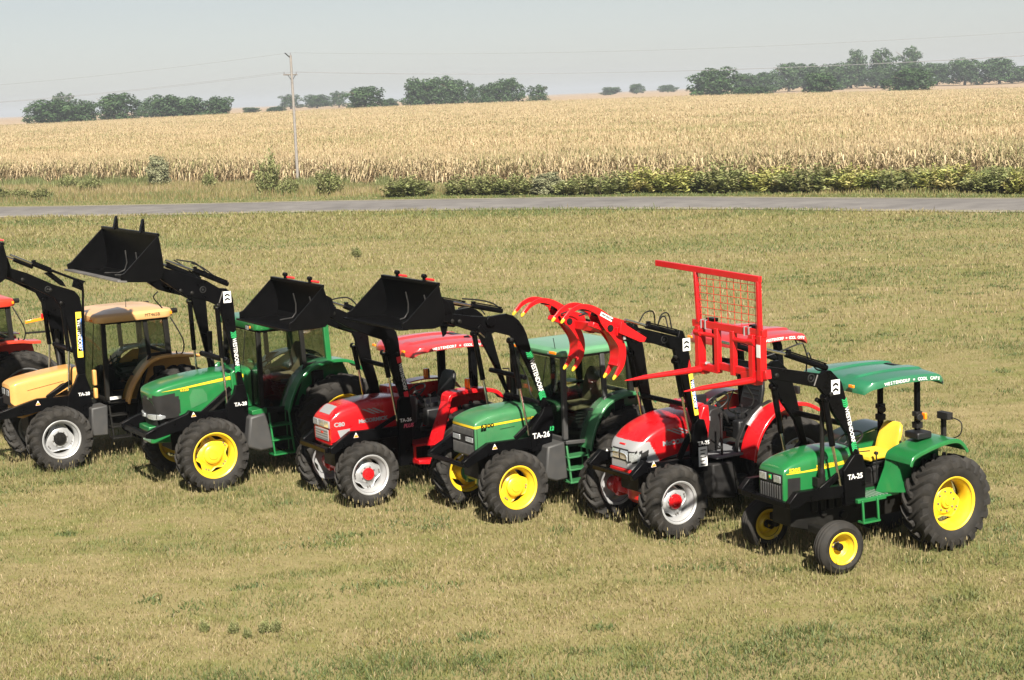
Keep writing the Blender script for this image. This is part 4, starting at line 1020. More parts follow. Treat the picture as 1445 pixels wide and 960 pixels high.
# ================================================================== cab tractors
def cab(T, mat_roof, x0, x1, xm, zf, zb, zr, wf, wr, roof_z, post_mat='chassis', rear_mat=None, roof_w=.80, roof_over=(.08, .1), seat_mat='tan_fabric', tall_seat=False, lamps=True, front_low=1.1, door_low=1.05, hipx=None, window_mat='glass', lights_y=.55, roof_crown=.03, slats=True, rad=.14):
    """x0 A-post, xm B-post, x1 rear; zf floor, zb rear belt line, zr under the roof"""
    hipx = hipx or xm+.28
    m = MB()
    for sg in (1, -1):
        m.bar((x0, sg*wf, front_low), (x0-.02, sg*(wf-.02), zr), .065, .085, up=(1, 0, 0))
        m.bar((xm, sg*wr, zb), (xm+.03, sg*(wr-.02), zr), .06, .08, up=(1, 0, 0))
        m.bar((x0, sg*wf, door_low), (hipx, sg*wr, door_low-.02), .06, .06)
        m.bar((hipx, sg*wr, door_low), (xm-.02, sg*wr, zb), .05, .06, up=(1, 0, 0))
        m.bar((xm, sg*wr, zb), (x1, sg*wr, zb), .05, .06)
        m.bar((x0, sg*(wf-.02), zr), (x1, sg*(wr-.02), zr), .06, .06)
    m.bar((x0-.02, -wf, zr), (x0-.02, wf, zr), .06, .06); m.bar((x1, -wr, zr), (x1, wr, zr), .06, .06); m.bar((x1, -wr, zb), (x1, wr, zb), .06, .06); m.bar((x0, -wf, front_low), (x0, wf, front_low), .06, .08)
    c = m.build('cab_frame', post_mat, T, .010)
    m = MB()
    for sg in (1, -1): m.bar((x1, sg*wr, zb-.1), (x1+.03, sg*(wr-.02), zr), .08, .10, up=(1, 0, 0))
    m.build('rear_post', rear_mat or post_mat, c, .012)
    g = .03
    for sg in (1, -1):
        pane(T, [(x0-.05, sg*wf, door_low+.04), (hipx+.03, sg*wr, door_low+.03), (xm+.03, sg*wr, zb+.03), (xm+.06, sg*(wr-.02), zr-.04), (x0-.06, sg*(wf-.02), zr-.04)], window_mat, 'door_window')
        pane(T, [(xm-.04, sg*wr, zb+.04), (x1+.06, sg*wr, zb+.04), (x1+.07, sg*(wr-.02), zr-.04), (xm, sg*(wr-.02), zr-.04)], window_mat, 'side_window')
    pane(T, [(x0+.012, -wf+.05, front_low+.05), (x0+.012, wf-.05, front_low+.05), (x0-.008, wf-.06, zr-.04), (x0-.008, -wf+.06, zr-.04)], window_mat, 'windscreen')
    pane(T, [(x1, -wr+.05, zb+.05), (x1, wr-.05, zb+.05), (x1+.03, wr-.06, zr-.04), (x1+.03, -wr+.06, zr-.04)], window_mat, 'rear_window')
    rf = rounded_slab(x0+roof_over[0], x1-roof_over[1], roof_w, roof_w, zr+.02, roof_z, roof_crown, rad).build('cab_roof', mat_roof, T, 0, 40)
    for sg in (1, -1):
        q = MB(); q.box((x0+roof_over[0]+.006, sg*lights_y, zr+.065), (.03, .20, .045)); q.build('marker_light', 'orange_lens', rf, .008)
    q = MB(); q.tube([(x0+.03, .30, zr-.03), (x0+.035, .02, front_low+.45)], .008, 6); q.bar((x0+.03, .06, front_low+.5), (x0+.03, -.06, front_low+.25), .012, .02); q.build('wiper', 'rubber', T)
    # inside
    xs = x0-(x0-x1)*.60
    seat(T, xs, door_low+.42, seat_mat, .50, .56 if not tall_seat else .68, True, .12)
    steering(T, x0-.38, door_low+.62, .19, 40)
    m = MB(); m.prism([(x0-.06, door_low-.05), (x0-.06, door_low+.52), (x0-.20, door_low+.60), (x0-.34, door_low+.52), (x0-.26, door_low-.05)], -.26, .26); m.build('dashboard', 'plastic', T, .03)
    m = MB(); m.box(((x0+x1)/2, 0, door_low-.06), (x0-x1-.1, wf*1.9, .06)); m.box((xs, -.44, door_low+.28), (.7, .22, .5)); m.box((xs-.1, .42, door_low+.22), (.5, .14, .36)); m.box((x1+.16, 0, door_low+.25), (.22, wr*1.7, .62)); m.build('cab_floor', 'plastic', T, .03)
    m = MB()
    for k, (dx, y) in enumerate(((.30, -.38), (.22, -.42), (.36, -.46), (.1, -.40))): m.tube([(xs+dx, y, door_low+.5), (xs+dx+.05, y, door_low+.72)], .012, 6)
    m.build('lever', 'rubber', T)
    q = MB(); q.box((x0-.45, wf+.03, door_low+.48), (.14, .05, .04)); q.build('door_handle', 'rubber', T, .008)
    return c

def mirror(T, x, y, z, l=.3, mat='plastic', arm=.25):
    m = MB(); m.tube([(x, y-arm, z+l*.6), (x+.03, y, z+l*.7), (x+.03, y, z+l*.4)], .012, 6); m.box((x+.03, y, z), (.05, .14, l)); m.build('mirror', mat, T, .015)

# ================================================================== C: older green cab tractor
def tractor_c():
    T = tractor((-.48, 26.64), 'green cab tractor with boxy louvred nose and flat pale green roof, black bucket raised')
    wb = 2.28
    for sg in (1, -1):
        wheel(T, 'front_wheel', 0, sg*.79, .57, .36, .325, 'yellow', 'yellow', 'lug', sg, 19, kind='tri', lobes=3, hub_r=.15, disc=-.02, spin=.9)
        wheel(T, 'rear_wheel', -wb, sg*.80, .78, .46, .46, 'yellow', 'yellow', 'lug', sg, 21, kind='tri', lobes=3, hub_r=.14, disc=-.04)
    undercarriage(T, wb, .46, .50, 1.08, .3, axle_z=.56, axle_mat='old_green', rear_z=.78, track=.80)
    H = Hood([(.40, .35, 1.00, 1.47, 1.545), (.36, .36, 1.0, 1.49, 1.59), (.2, .365, 1.02, 1.50, 1.66), (-.05, .37, 1.10, 1.51, 1.705), (-.45, .372, 1.18, 1.52, 1.715), (-.95, .375, 1.20, 1.53, 1.69)], p=.5)
    h = H.build('hood', 'old_green', T)
    m = MB()
    pts = [(.345, .368), (.39, .362), (.408, .33), (.412, 0), (.408, -.33), (.39, -.362), (.345, -.368)]
    m.loft([[(a, b, 1.462), (a+.006*0, b, 1.500)] for a, b in pts], closed=False, caps=False)
    m.build('stripe', 'yellow', h, 0, 60)
    H.decal('stripe', 'yellow', h, [(.36, 1.468), (-.85, 1.500)], [(.36, 1.500), (-.85, 1.535)], .005)
    H.text('6300', h, .30, 1.485, .085, 'black', .002, sx=1.4); H.text('SE', h, .30, 1.43, .05, 'black', .002, sx=2)
    H.text('JOHN DEERE', h, -.50, 1.512, .06, 'black', .001)
    face_front(h, .400, [('grille', -.335, .335, 1.02, 1.455, 'plastic', .014)])
    grille_bars(h, .418, -.325, .325, 1.34, 1.45, 16, 'grey_plastic'); grille_bars(h, .418, -.325, .325, 1.03, 1.20, 16, 'grey_plastic')
    face_front(h, .413, [('headlight', .09, .315, 1.235, 1.315, 'lamp_glass', .016), ('headlight', -.315, -.09, 1.235, 1.315, 'lamp_glass', .016)])
    m = MB()
    for k in range(5): m.box((.22-.035*k, .366, 1.27), (.012, .012, .30))
    m.build('side_louvres', 'old_green', h, .003)
    H.decal('panel_seam', 'chassis', h, [(-.05, 1.40), (-.32, 1.41)], [(-.05, 1.408), (-.32, 1.418)], .004)
    H.decal('panel_seam', 'chassis', h, [(.37, 1.01), (.362, 1.01)], [(.37, 1.46), (.362, 1.46)], .004)
    arm = [(.98, 3.37), (.95, 3.25), (.72, 3.17), (.46, 3.08), (.1, 2.99), (-.13, 2.90), (-.20, 2.82), (-.29, 2.64), (-.5, 2.22), (-.69, 1.80), (-.70, 1.68), (-.78, 1.60), (-.88, 1.64), (-.77, 1.84), (-.66, 2.20), (-.55, 2.61), (-.525, 2.72), (-.475, 2.90), (-.42, 3.02), (-.34, 3.13), (-.24, 3.21), (-.12, 3.255), (0., 3.25), (.2, 3.235), (.5, 3.28), (.74, 3.33)]
    mast = [(-.47, 1.02), (-.47, 1.36), (-.68, 1.60), (-.74, 1.72), (-.86, 1.72), (-.90, 1.5), (-.84, 1.02)]
    beam = [(.76, 1.02), (.70, 1.06), (.29, 1.255), (-.48, 1.24), (-.48, 1.06), (.2, 1.08), (.42, 1.02), (.70, .92)]
    loader(T, .60, arm, mast, beam, ((-.19, 2.82), (-.32, 2.05), (-.455, 1.28)), ((-.06, 3.30), (.49, 3.44), (.80, 3.52)), decal=((-.495, 2.63), (-.735, 1.82), .115), code='TA-26', code_at=(-.49, 1.26), code_size=.125, code2=('12', -.80, 1.34, .09, 'decal_green'), brace=((-.66, 1.58), (-.20, 1.26), .04), front=(.73, .965, .065, .58), warn=(.19, 1.185), pivots=((-.19, 2.84), (.85, 3.24), (.72, 3.22)), cross=((.2, 3.1, .06), (-.45, 2.2, .04), (-.72, 1.75, .05)))
    m = MB()
    for sg in (1, -1):
        m.prism([(.98, 3.58), (.78, 3.52), (.76, 3.40), (.80, 3.30), (.90, 3.30), (.98, 3.42)], sg*.52, sg*.56)
        m.prism([(.46, 3.08), (.10, 2.99), (.18, 2.96), (.44, 3.02), (.92, 3.21), (.92, 3.24)], sg*.56, sg*.60)
        m.lathe([(.08, -.03), (.08, .05), (.001, .05)], 16, (.19, sg*.60, 3.17))
        m.prism([(.42, 3.10), (.36, 3.14), (.26, 3.0), (.30, 2.86), (.36, 2.82)], sg*.60, sg*.63)
        m.tube([(.36, sg*.66, 2.90), (.32, sg*.66, 2.40), (.20, sg*.66, 2.05)], .035, 10) if False else None
    m.build('bell_crank', 'black', T, .006)
    m = MB(); m.tube([(.40, .63, 3.02), (.31, .63, 2.93)], .014, 6); m.build('link_bar', 'chrome', T)
    bk = [(1.23, 3.86), (1.20, 3.68), (1.16, 3.47), (1.17, 3.33), (1.24, 3.235), (1.34, 3.215), (1.88, 3.25)]
    bucket(T, bk, [(1.875, 3.345), (1.80, 3.37)], 1.84, (.95, 3.32), 'pin', (-.16, .44))
    hoses(T, [[(-.1, .5, 3.3), (.05, .5, 3.42), (.3, .5, 3.5), (.6, .5, 3.55)], [(.15, .4, 3.25), (.2, .3, 3.36), (.3, .2, 3.38), (.4, .0, 3.34)], [(-.3, .5, 2.6), (-.5, .5, 2.2), (-.55, .55, 1.9), (-.8, .5, 1.7)]])
    cab(T, 'pale_roof_green', -1.04, -2.32, -1.80, 1.1, 1.76, 2.47, .72, .76, 2.60, 'grey_plastic', 'chassis', roof_w=.80, roof_over=(.06, .08), front_low=1.15, door_low=1.10, rad=.06, roof_crown=.015)
    fender(T, [(-1.36, .98), (-1.44, 1.25), (-1.56, 1.50), (-1.74, 1.68), (-2.0, 1.77), (-2.3, 1.78), (-2.55, 1.70), (-2.66, 1.60)], .62, .97, 'old_green', [(-1.34, .98), (-1.52, 1.45), (-1.74, 1.66), (-2.3, 1.75), (-2.6, 1.64), (-2.6, 1.0)], lip=.04)
    steps(T, -1.02, -1.40, .80, .46, 1.06, 3, 'old_green')
    m = MB(); m.prism([(-.60, .60), (-.66, 1.10), (-.98, 1.14), (-1.02, .53), (-.80, .52)], .40, .80); m.build('fuel_tank', 'grey_plastic', T, .03)
    m = MB(); m.tube([(-.75, -.34, 1.66), (-.75, -.34, 2.6)], .035, 12); m.tube([(-.75, -.34, 1.66), (-.75, -.34, 2.1)], .055, 12); m.build('exhaust_stack', 'chassis', T)
    m = MB(); m.tube([(-1.02, .55, 2.60), (-.96, .60, 2.78)], .006, 5); m.build('aerial', 'rubber', T)
    m = MB(); m.box((-.98, .45, 2.515), (.03, .12, .035)); m.box((-.98, -.45, 2.515), (.03, .12, .035)); m.build('roof_lamp', 'lamp_glass', T, .006)
    mirror(T, -1.05, -.90, 1.9)
    return T

# ================================================================== E: newer green cab tractor, high bucket
def tractor_e():
    T = tractor((-5.75, 29.81), 'green cab tractor with sloping bonnet and yellow stripe, black bucket raised highest of the row')
    wb = 2.50
    for sg in (1, -1):
        wheel(T, 'front_wheel', 0, sg*.87, .64, .40, .385, 'yellow', 'yellow', 'lug', sg, 22, kind='plain', lobes=5, hub_r=.165, disc=-.03, spin=1.2)
        wheel(T, 'rear_wheel', -wb, sg*.90, .88, .50, .52, 'yellow', 'yellow', 'lug', sg, 22, kind='plain', lobes=3, hub_r=.15, disc=-.04)
    undercarriage(T, wb, .50, .56, 1.2, .5, axle_z=.64, axle_mat='green', rear_z=.88, track=.88)
    H = Hood([(.83, .22, 1.62, 1.70, 1.73), (.80, .31, 1.56, 1.725, 1.77), (.72, .37, 1.30, 1.745, 1.82), (.55, .39, 1.28, 1.765, 1.875), (.3, .40, 1.28, 1.785, 1.925), (-.1, .405, 1.29, 1.82, 1.97), (-.5, .41, 1.32, 1.85, 1.99), (-1.0, .42, 1.30, 1.88, 2.0)], p=.5)
    h = H.build('hood', 'green', T)
    H.decal('stripe', 'yellow', h, [(.66, 1.752), (.2, 1.772), (-.62, 1.832)], [(.66, 1.756), (.2, 1.800), (-.62, 1.890)], .006)
    H.text('6320', h, .33, 1.745, .06, 'yellow', .002, sx=1.3); H.text('JOHN DEERE', h, -.36, 1.845, .06, 'yellow', .002)
    hood_patch(H, 'side_grille', 'plastic', h, lambda x, y, z: z < 1.70-.10*max(0, (.50-x)/.16)**2 and x > .345+.03*max(0, (1.36-z)/.06) and not (x > .81 and z > 1.66), .006, xr=(.30, .84), cap=False)
    H.decal('side_inset', 'old_green', h, [(.15, 1.40), (-.16, 1.50)], [(.17, 1.62), (.10, 1.735), (-.08, 1.735), (-.15, 1.62)], .004, 14)
    H.decal('panel_seam', 'chassis', h, [(-.70, 1.34), (-.693, 1.34)], [(-.72, 1.86), (-.713, 1.86)], .003, 4)
    H.decal('bonnet_skirt', 'chassis', h, [(-.02, 1.30), (-.6, 1.325)], [(-.02, 1.32), (-.42, 1.58), (-.6, 1.62)], .006, 10)
    m = MB(); rows = []
    for z, x, w in ((1.16, .77, .34), (1.30, .80, .36), (1.5, .80, .355), (1.66, .815, .31), (1.70, .80, .28)): rows.append([(x+.02*(1-t*t)-.03*abs(t)**3, w*t, z) for t in [k/8-1 for k in range(17)]])
    m.loft(rows, closed=False, caps=False); m.build('grille', 'plastic', h, 0, 50)
    for sg in (1, -1):
        m = MB(); secs = []
        for x, y, hh in ((.835, .05, .03), (.835, .16, .045), (.80, .30, .05), (.72, .385, .045), (.64, .40, .02)): secs.append([(x+.012, sg*(y), 1.315-hh), (x+.014, sg*(y+.006), 1.315+hh), (x-.02, sg*y, 1.315+hh), (x-.02, sg*y, 1.315-hh)])
        m.loft(secs); m.build('headlight', 'lamp_glass', h, .006, 50)
    m = MB(); m.box((.74, 0, 1.10), (.30, .52, .10)); m.prism([(.85, .84), (.85, 1.02), (.3, 1.06), (.3, .80)], -.22, .22); m.build('front_bracket', 'green', T, .02)
    arm = [(.70, 3.97), (.66, 3.76), (.24, 3.43), (.05, 3.36), (-.20, 3.28), (-.33, 3.18), (-.38, 2.95), (-.47, 2.53), (-.57, 2.0), (-.58, 1.70), (-.64, 1.62), (-.76, 1.66), (-.72, 1.95), (-.68, 2.40), (-.665, 2.70), (-.655, 3.10), (-.645, 3.30), (-.60, 3.42), (-.53, 3.48), (-.4, 3.50), (-.18, 3.65), (.2, 3.80), (.55, 3.93)]
    mast = [(-.40, .90), (-.38, 1.44), (-.54, 1.62), (-.58, 1.76), (-.74, 1.76), (-.80, 1.5), (-.76, .90)]
    beam = [(1.10, 1.12), (.90, 1.20), (.34, 1.37), (.28, 1.42), (.16, 1.38), (-.42, 1.33), (-.42, 1.12), (.1, 1.16), (.5, 1.08), (.94, 1.0), (1.1, 1.04)]
    loader(T, .70, arm, mast, beam, ((-.35, 3.16), (-.375, 2.27), (-.42, 1.45)), ((-.58, 3.545), (.05, 3.85), (.52, 4.06)), decal=((-.605, 2.72), (-.645, 1.97), .10), emblem=(-.535, 3.33, .20), code='TA-28', code_at=(-.53, 1.42), code_size=.09, brace=((-.50, 1.72), (.05, 1.34), .045), front=(1.02, 1.06, .09, .55), hole=(-.10, 3.50), warn=(.22, 1.34), pivots=((-.36, 3.20), (.30, 3.52), (.1, 3.46)), cross=((.1, 3.55, .07), (-.5, 2.2, .05)), weld=((-.38, 3.24), (-.46, 3.44)))
    bk = [(.90, 4.56), (.86, 4.22), (.845, 3.98), (.90, 3.84), (1.02, 3.80), (1.30, 3.82), (1.585, 3.85)]
    bucket(T, bk, [(1.60, 3.95), (1.52, 3.985)], 2.90, (.66, 3.86), 'horn', (-.30, .25), red=False)
    hoses(T, [[(-.3, .6, 3.7), (-.05, .6, 3.95), (.1, .6, 4.0), (.3, .6, 4.05)], [(-.5, .55, 3.6), (-.2, .5, 3.86), (0., .5, 3.96)], [(.35, .6, 4.05), (.1, .6, 3.86), (-.08, .6, 3.66)], [(.25, -.6, 3.4), (.34, -.6, 3.3), (.2, -.58, 3.1)]])
    cab(T, 'green', -1.02, -2.34, -1.86, 1.2, 2.0, 2.68, .78, .84, 2.86, 'chassis', 'green', roof_w=.88, roof_over=(.06, .10), front_low=1.3, door_low=1.28, window_mat='clear_glass')
    m = MB()
    m.prism([(-.62, 1.3), (-.60, 1.95), (-.72, 2.04), (-.86, 2.0), (-.92, 1.85), (-.92, 1.3)], .40, .47); m.prism([(-.62, 1.3), (-.60, 1.95), (-.72, 2.04), (-.86, 2.0), (-.92, 1.85), (-.92, 1.3)], -.47, -.40); m.build('cowl', 'green', T, .02)
    m = MB(); m.box((-.78, .476, 1.88), (.10, .008, .06)); m.build('reflector', 'yellow', T)
    m = MB(); m.prism([(-.80, 1.22), (-.80, 1.30), (-1.08, 1.32), (-1.08, 1.22)], .5, .86); m.build('sill', 'green', T, .01)
    fender(T, [(-1.42, 1.24), (-1.52, 1.52), (-1.68, 1.78), (-1.90, 1.95), (-2.18, 2.035), (-2.5, 2.04), (-2.75, 1.97), (-2.9, 1.84)], .62, 1.05, 'green', [(-1.40, 1.24), (-1.66, 1.76), (-2.18, 2.02), (-2.7, 1.94), (-2.9, 1.5), (-2.6, 1.1)], lip=.05)
    m = MB(); m.box((-2.83, .95, 1.93), (.05, .14, .08)); m.build('tail_light', 'red_lens', T, .01)
    steps(T, -1.12, -1.50, .86, .46, 1.22, 3, 'green', .26, .1)
    m = MB(); m.prism([(-.66, .66), (-.74, 1.20), (-1.04, 1.24), (-1.18, .58), (-.9, .56)], .42, .90); m.build('fuel_tank', 'grey_plastic', T, .04)
    m = MB(); m.box((-.96, .55, 2.735), (.06, .14, .09)); m.box((-.96, -.55, 2.735), (.06, .14, .09)); m.build('roof_lamp', 'chassis', T, .015)
    m = MB(); m.box((-.925, .55, 2.735), (.012, .12, .07)); m.build('lamp_face', 'lamp_glass', T, .005)
    m = MB(); m.tube(crom([(-.6, -.36, 1.9), (-.62, -.5, 2.2), (-.64, -.52, 2.6)], 4), .045, 12); m.build('exhaust_stack', 'chassis', T)
    m = MB(); m.lathe([(.001, -.02), (.04, -.02), (.055, .02), (.001, .03)], 14, (-1.2, .68, 1.92)); m.build('work_light', 'silver', T)
    mirror(T, -1.1, -.98, 2.1)
    return T

# ================================================================== F: amber cab tractor
def tractor_f(T=None, amber='amber_paint', roof='cream_roof', rims='silver', full=True):
    if T is None: T = tractor((-8.95, 31.96), 'amber yellow cab tractor with cream roof, its bucket arm reaching out of the frame')
    wb = 2.42
    for sg in (1, -1):
        wheel(T, 'front_wheel', 0, sg*.82, .61, .38, .345, rims, 'chassis', 'lug', sg, 20, kind='plain', lobes=3, hub_r=.12, disc=-.03, spin=.6)
        wheel(T, 'rear_wheel', -wb, sg*.86, .86, .48, .50, rims, 'chassis', 'lug', sg, 22, kind='plain', lobes=3, hub_r=.15, disc=-.04)
    undercarriage(T, wb, .48, .54, 1.1, .4, axle_z=.60, axle_mat='chassis' if full else None, rear_z=.86, track=.84)
    H = Hood([(.70, .27, 1.30, 1.58, 1.62), (.64, .33, 1.24, 1.60, 1.66), (.55, .345, 1.22, 1.61, 1.70), (.38, .35, 1.23, 1.625, 1.735), (0., .35, 1.30, 1.67, 1.79), (-.4, .35, 1.46, 1.72, 1.83), (-.62, .345, 1.5, 1.74, 1.84)], p=.5)
    h = H.build('hood', amber, T)
    H.decal('panel_seam', 'chassis', h, [(.40, 1.50), (-.3, 1.60)], [(.40, 1.508), (-.3, 1.608)], .004)
    H.decal('side_grille', 'plastic', h, [(.05, 1.36), (-.34, 1.50)], [(.05, 1.375), (-.25, 1.565), (-.36, 1.575)], .005, 10)
    face_front(h, .69, [('grille', -.24, .24, 1.24, 1.55, 'plastic', .02)])
    face_front(h, .708, [('headlight', .06, .23, 1.42, 1.53, 'lamp_glass', .012), ('headlight', -.23, -.06, 1.42, 1.53, 'lamp_glass', .012)])
    m = MB(); m.prism([(.62, 1.02), (.62, 1.24), (.05, 1.26), (.05, 1.10), (.5, .98)], -.30, .30); m.build('lower_grille', amber, h, .02)
    m = MB(); m.prism([(-.3, 1.22), (-.55, 1.52), (-.62, 1.50), (-.62, 1.2)], .30, .34); m.prism([(-.3, 1.22), (-.55, 1.52), (-.62, 1.50), (-.62, 1.2)], -.34, -.30); m.build('cowl', amber, T, .01)
    if full:
        arm = [(.72, 3.90), (.70, 3.70), (.30, 3.50), (.02, 3.33), (-.12, 3.22), (-.30, 2.85), (-.36, 2.4), (-.44, 1.75), (-.52, 1.62), (-.64, 1.66), (-.645, 2.10), (-.655, 2.6), (-.665, 3.0), (-.64, 3.20), (-.55, 3.32), (-.43, 3.37), (-.2, 3.46), (.3, 3.73)]
        mast = [(-.24, .92), (-.26, 1.34), (-.42, 1.60), (-.48, 1.74), (-.62, 1.74), (-.72, 1.4), (-.70, .92)]
        beam = [(1.05, 1.20), (.30, 1.375), (-.26, 1.36), (-.26, 1.14), (.1, 1.16), (.5, 1.10), (1.05, 1.06)]
        loader(T, .66, arm, mast, beam, ((-.30, 3.10), (-.36, 2.2), (-.30, 1.45)), ((-.16, 3.72), (.20, 3.90), (.58, 4.09)), decal=((-.585, 2.92), (-.565, 2.06), .105), dmat=('decal_yellow', 'x'), code='TA-28', code_at=(-.46, 1.36), code_size=.085, brace=((-.36, 1.62), (.12, 1.36), .045), front=(1.0, 1.14, .09, .55), warn=(.30, 1.29), pivots=((-.28, 3.12), (-.1, 3.38), (.4, 3.62)), cross=((.1, 3.5, .07), (-.45, 2.2, .05)), hole=(-.05, 3.40))
        m = MB(); m.prism([(-.14, 3.72), (-.02, 3.70), (-.30, 3.45), (-.42, 3.40), (-.36, 3.52)], .57, .60); m.prism([(-.76, 3.47), (-.66, 3.52), (-.56, 3.53), (-.52, 3.40), (-.70, 3.31)], .59, .62); m.build('bell_crank', 'black', T, .006)
        m = MB(); m.tube(crom([(.2, .61, 3.92), (-.3, .61, 3.67), (-.66, .61, 3.49), (-.72, .61, 3.34), (-.70, .61, 3.0), (-.66, .61, 2.2), (-.62, .61, 1.75)], 4), .024, 8); m.tube([(-.14, .61, 3.73), (-.78, .61, 3.47)], .012, 6); m.build('steel_line', 'black', T)
        bk = [(.82, 4.34), (.78, 4.12), (.77, 3.88), (.81, 3.72), (.92, 3.65), (1.2, 3.66), (1.56, 3.69)]
        bucket(T, bk, [(1.55, 3.79), (1.48, 3.82)], 2.2, (.68, 3.84), 'pin', (-.2, .4))
    cab(T, roof, -1.0, -2.24, -1.84, 1.2, 1.98, 2.66, .74, .82, 2.84, 'chassis', 'chassis', roof_w=.90, roof_over=(.16, .14), front_low=1.2, door_low=1.16, seat_mat='vinyl', window_mat='clear_glass', roof_crown=.05, rad=.2, lights_y=.60)
    if full: text('MT465B', T, (-1.78, .915, 2.755), *SIDE, .088, 'chassis', .0)
    fender(T, [(-1.32, 1.14), (-1.42, 1.42), (-1.60, 1.68), (-1.78, 1.86), (-2.0, 1.945), (-2.35, 1.95), (-2.6, 1.915), (-2.80, 1.90)], .60, 1.0, amber, [(-1.30, 1.14), (-1.58, 1.66), (-2.0, 1.93), (-2.7, 1.88), (-2.8, 1.4), (-2.5, 1.1)], lip=.05)
    steps(T, -1.0, -1.34, .82, .46, 1.1, 3, 'chassis')
    m = MB(); m.prism([(-.62, .56), (-.64, 1.10), (-.96, 1.12), (-.94, .54)], .42, .84); m.build('fuel_tank', 'grey_plastic', T, .03)
    m = MB(); m.tube(crom([(-2.30, .86, 2.66), (-2.36, .96, 2.5), (-2.48, 1.0, 2.2), (-2.46, .98, 1.98), (-2.36, .96, 1.95), (-2.34, .96, 2.02)], 4), .014, 6); m.build('grab_rail', 'chassis', T)
    m = MB(); m.tube([(-2.34, .80, 2.78), (-2.46, .80, 2.78)], .05, 10); m.tube([(-2.34, -.80, 2.78), (-2.46, -.80, 2.78)], .05, 10); m.build('work_light', 'chassis', T, .006)
    m = MB(); m.box((-2.31, .86, 2.755), (.05, .06, .06)); m.build('tail_light', 'orange_lens', T, .008)
    if full:
        m = MB(); m.box((-.85, .50, 1.62), (.07, .10, .30)); m.box((-.85, .50, 1.32), (.07, .10, .2)); m.build('cowl', amber, T, .02)
        m = MB(); m.box((-1.12, .845, 1.24), (.22, .01, .055)); m.build('decal_sheet', 'white', T)
        m = MB(); m.tube(crom([(-.45, -.34, 1.8), (-.47, -.46, 2.1), (-.48, -.48, 2.5)], 4), .045, 12); m.build('exhaust_stack', 'chassis', T)
        m = MB(); m.tube([(-1.62, .3, 2.84), (-1.64, .3, 3.05)], .006, 5); m.build('aerial', 'rubber', T)
    return T

paint('decal_pink', (.62, .10, .16), .4, .04); paint('decal_red_', (.55, .01, .02), .4, .04); MATS['x'] = MATS['decal_red_']
def tractor_g():
    T = tractor((-12.81, 34.87), 'orange red cab tractor mostly cut off by the left edge of the photo')
    tractor_f(T, 'orange_red', 'orange_red', 'grey_panel', full=False)
    m = MB(); m.bar((-2.50, 1.0, 2.33), (-2.92, 1.04, 2.38), .03, .06); o = m.build('warning_arm', 'orange_lens', T, .006)
    m = MB(); m.box((-2.88, 1.04, 2.42), (.10, .02, .12)); m.build('warning_sign', 'red_lens', o, .006)
    m = MB(); m.bar((-2.52, .9, 2.09), (-3.1, .95, 2.08), .03, .04); m.build('lift_bar', 'chassis', T, .004)
    return T
tractor_a(); tractor_b(); tractor_c(); tractor_d(); tractor_e(); tractor_f(); tractor_g()
# ------------------------------------------------------------------ camera
F_PX, W_PX, H_PX = 2400., 1445., 960.
CAM_Z = 6.6
roll = R(2.38); pit = math.atan2(345*math.cos(roll), F_PX)
cam = bpy.data.cameras.new('camera'); co = bpy.data.objects.new('camera', cam); COL.objects.link(co)
cam.sensor_fit = 'HORIZONTAL'; cam.sensor_width = 36; cam.lens = 36*F_PX/W_PX; cam.clip_end = 30000; cam.clip_start = .5
Fv = Vector((0, math.cos(pit), -math.sin(pit))); Dv = Vector((0, -math.sin(pit), -math.cos(pit))); Rv = Vector((1, 0, 0))
Xv = Rv*math.cos(roll)+Dv*math.sin(roll); Yv = -Rv*math.sin(roll)+Dv*math.cos(roll)
M = Matrix((Xv, -Yv, -Fv)).transposed().to_4x4(); M.translation = (0, 0, CAM_Z); co.matrix_world = M
SC.camera = co
def ray(x, y): return Fv*F_PX+Xv*(x-W_PX/2)+Yv*(y-H_PX/2)
def at_dist(x, y, Y):
    """point seen at photo pixel (x,y), at ground distance Y along the view axis"""
    d = ray(x, y); return Vector((0, 0, CAM_Z))+d*(Y/d.y)

# ------------------------------------------------------------------ light
SUN_EL, SUN_AZ = 40., 171.
w = bpy.data.worlds.new('World'); SC.world = w; w.use_nodes = True
nt = w.node_tree; bg = nt.nodes['Background']
sky = nt.nodes.new('ShaderNodeTexSky'); sky.sky_type = 'NISHITA'; sky.sun_disc = False
sky.sun_elevation = R(SUN_EL); sky.sun_rotation = R(SUN_AZ); sky.altitude = 200; sky.air_density = 1.0; sky.dust_density = .5; sky.ozone_density = 3.0
hs = nt.nodes.new('ShaderNodeHueSaturation'); hs.inputs['Saturation'].default_value = .40; hs.inputs['Value'].default_value = .615; nt.links.new(sky.outputs[0], hs.inputs['Color']); nt.links.new(hs.outputs[0], bg.inputs['Color']); bg.inputs['Strength'].default_value = .05
sl = bpy.data.lights.new('sun', 'SUN'); sl.energy = 4.9; sl.angle = R(1.0); sl.color = (1, .93, .82)
so = bpy.data.objects.new('sun', sl); COL.objects.link(so)
sd = Vector((math.sin(R(SUN_AZ))*math.cos(R(SUN_EL)), math.cos(R(SUN_AZ))*math.cos(R(SUN_EL)), math.sin(R(SUN_EL))))
so.rotation_euler = sd.to_track_quat('Z', 'Y').to_euler(); so.location = (10, -20, 30)
vs = SC.view_settings; vs.view_transform = 'Standard'; vs.look = 'None'; vs.exposure = 1.5; vs.gamma = 1; vs.use_curve_mapping = False
SC.cycles.use_denoising = True; SC.cycles.max_bounces = 6; SC.cycles.transparent_max_bounces = 16; SC.cycles.caustics_reflective = False; SC.cycles.caustics_refractive = False
SC.cycles.volume_bounces = 0; SC.cycles.sample_clamp_indirect = 6

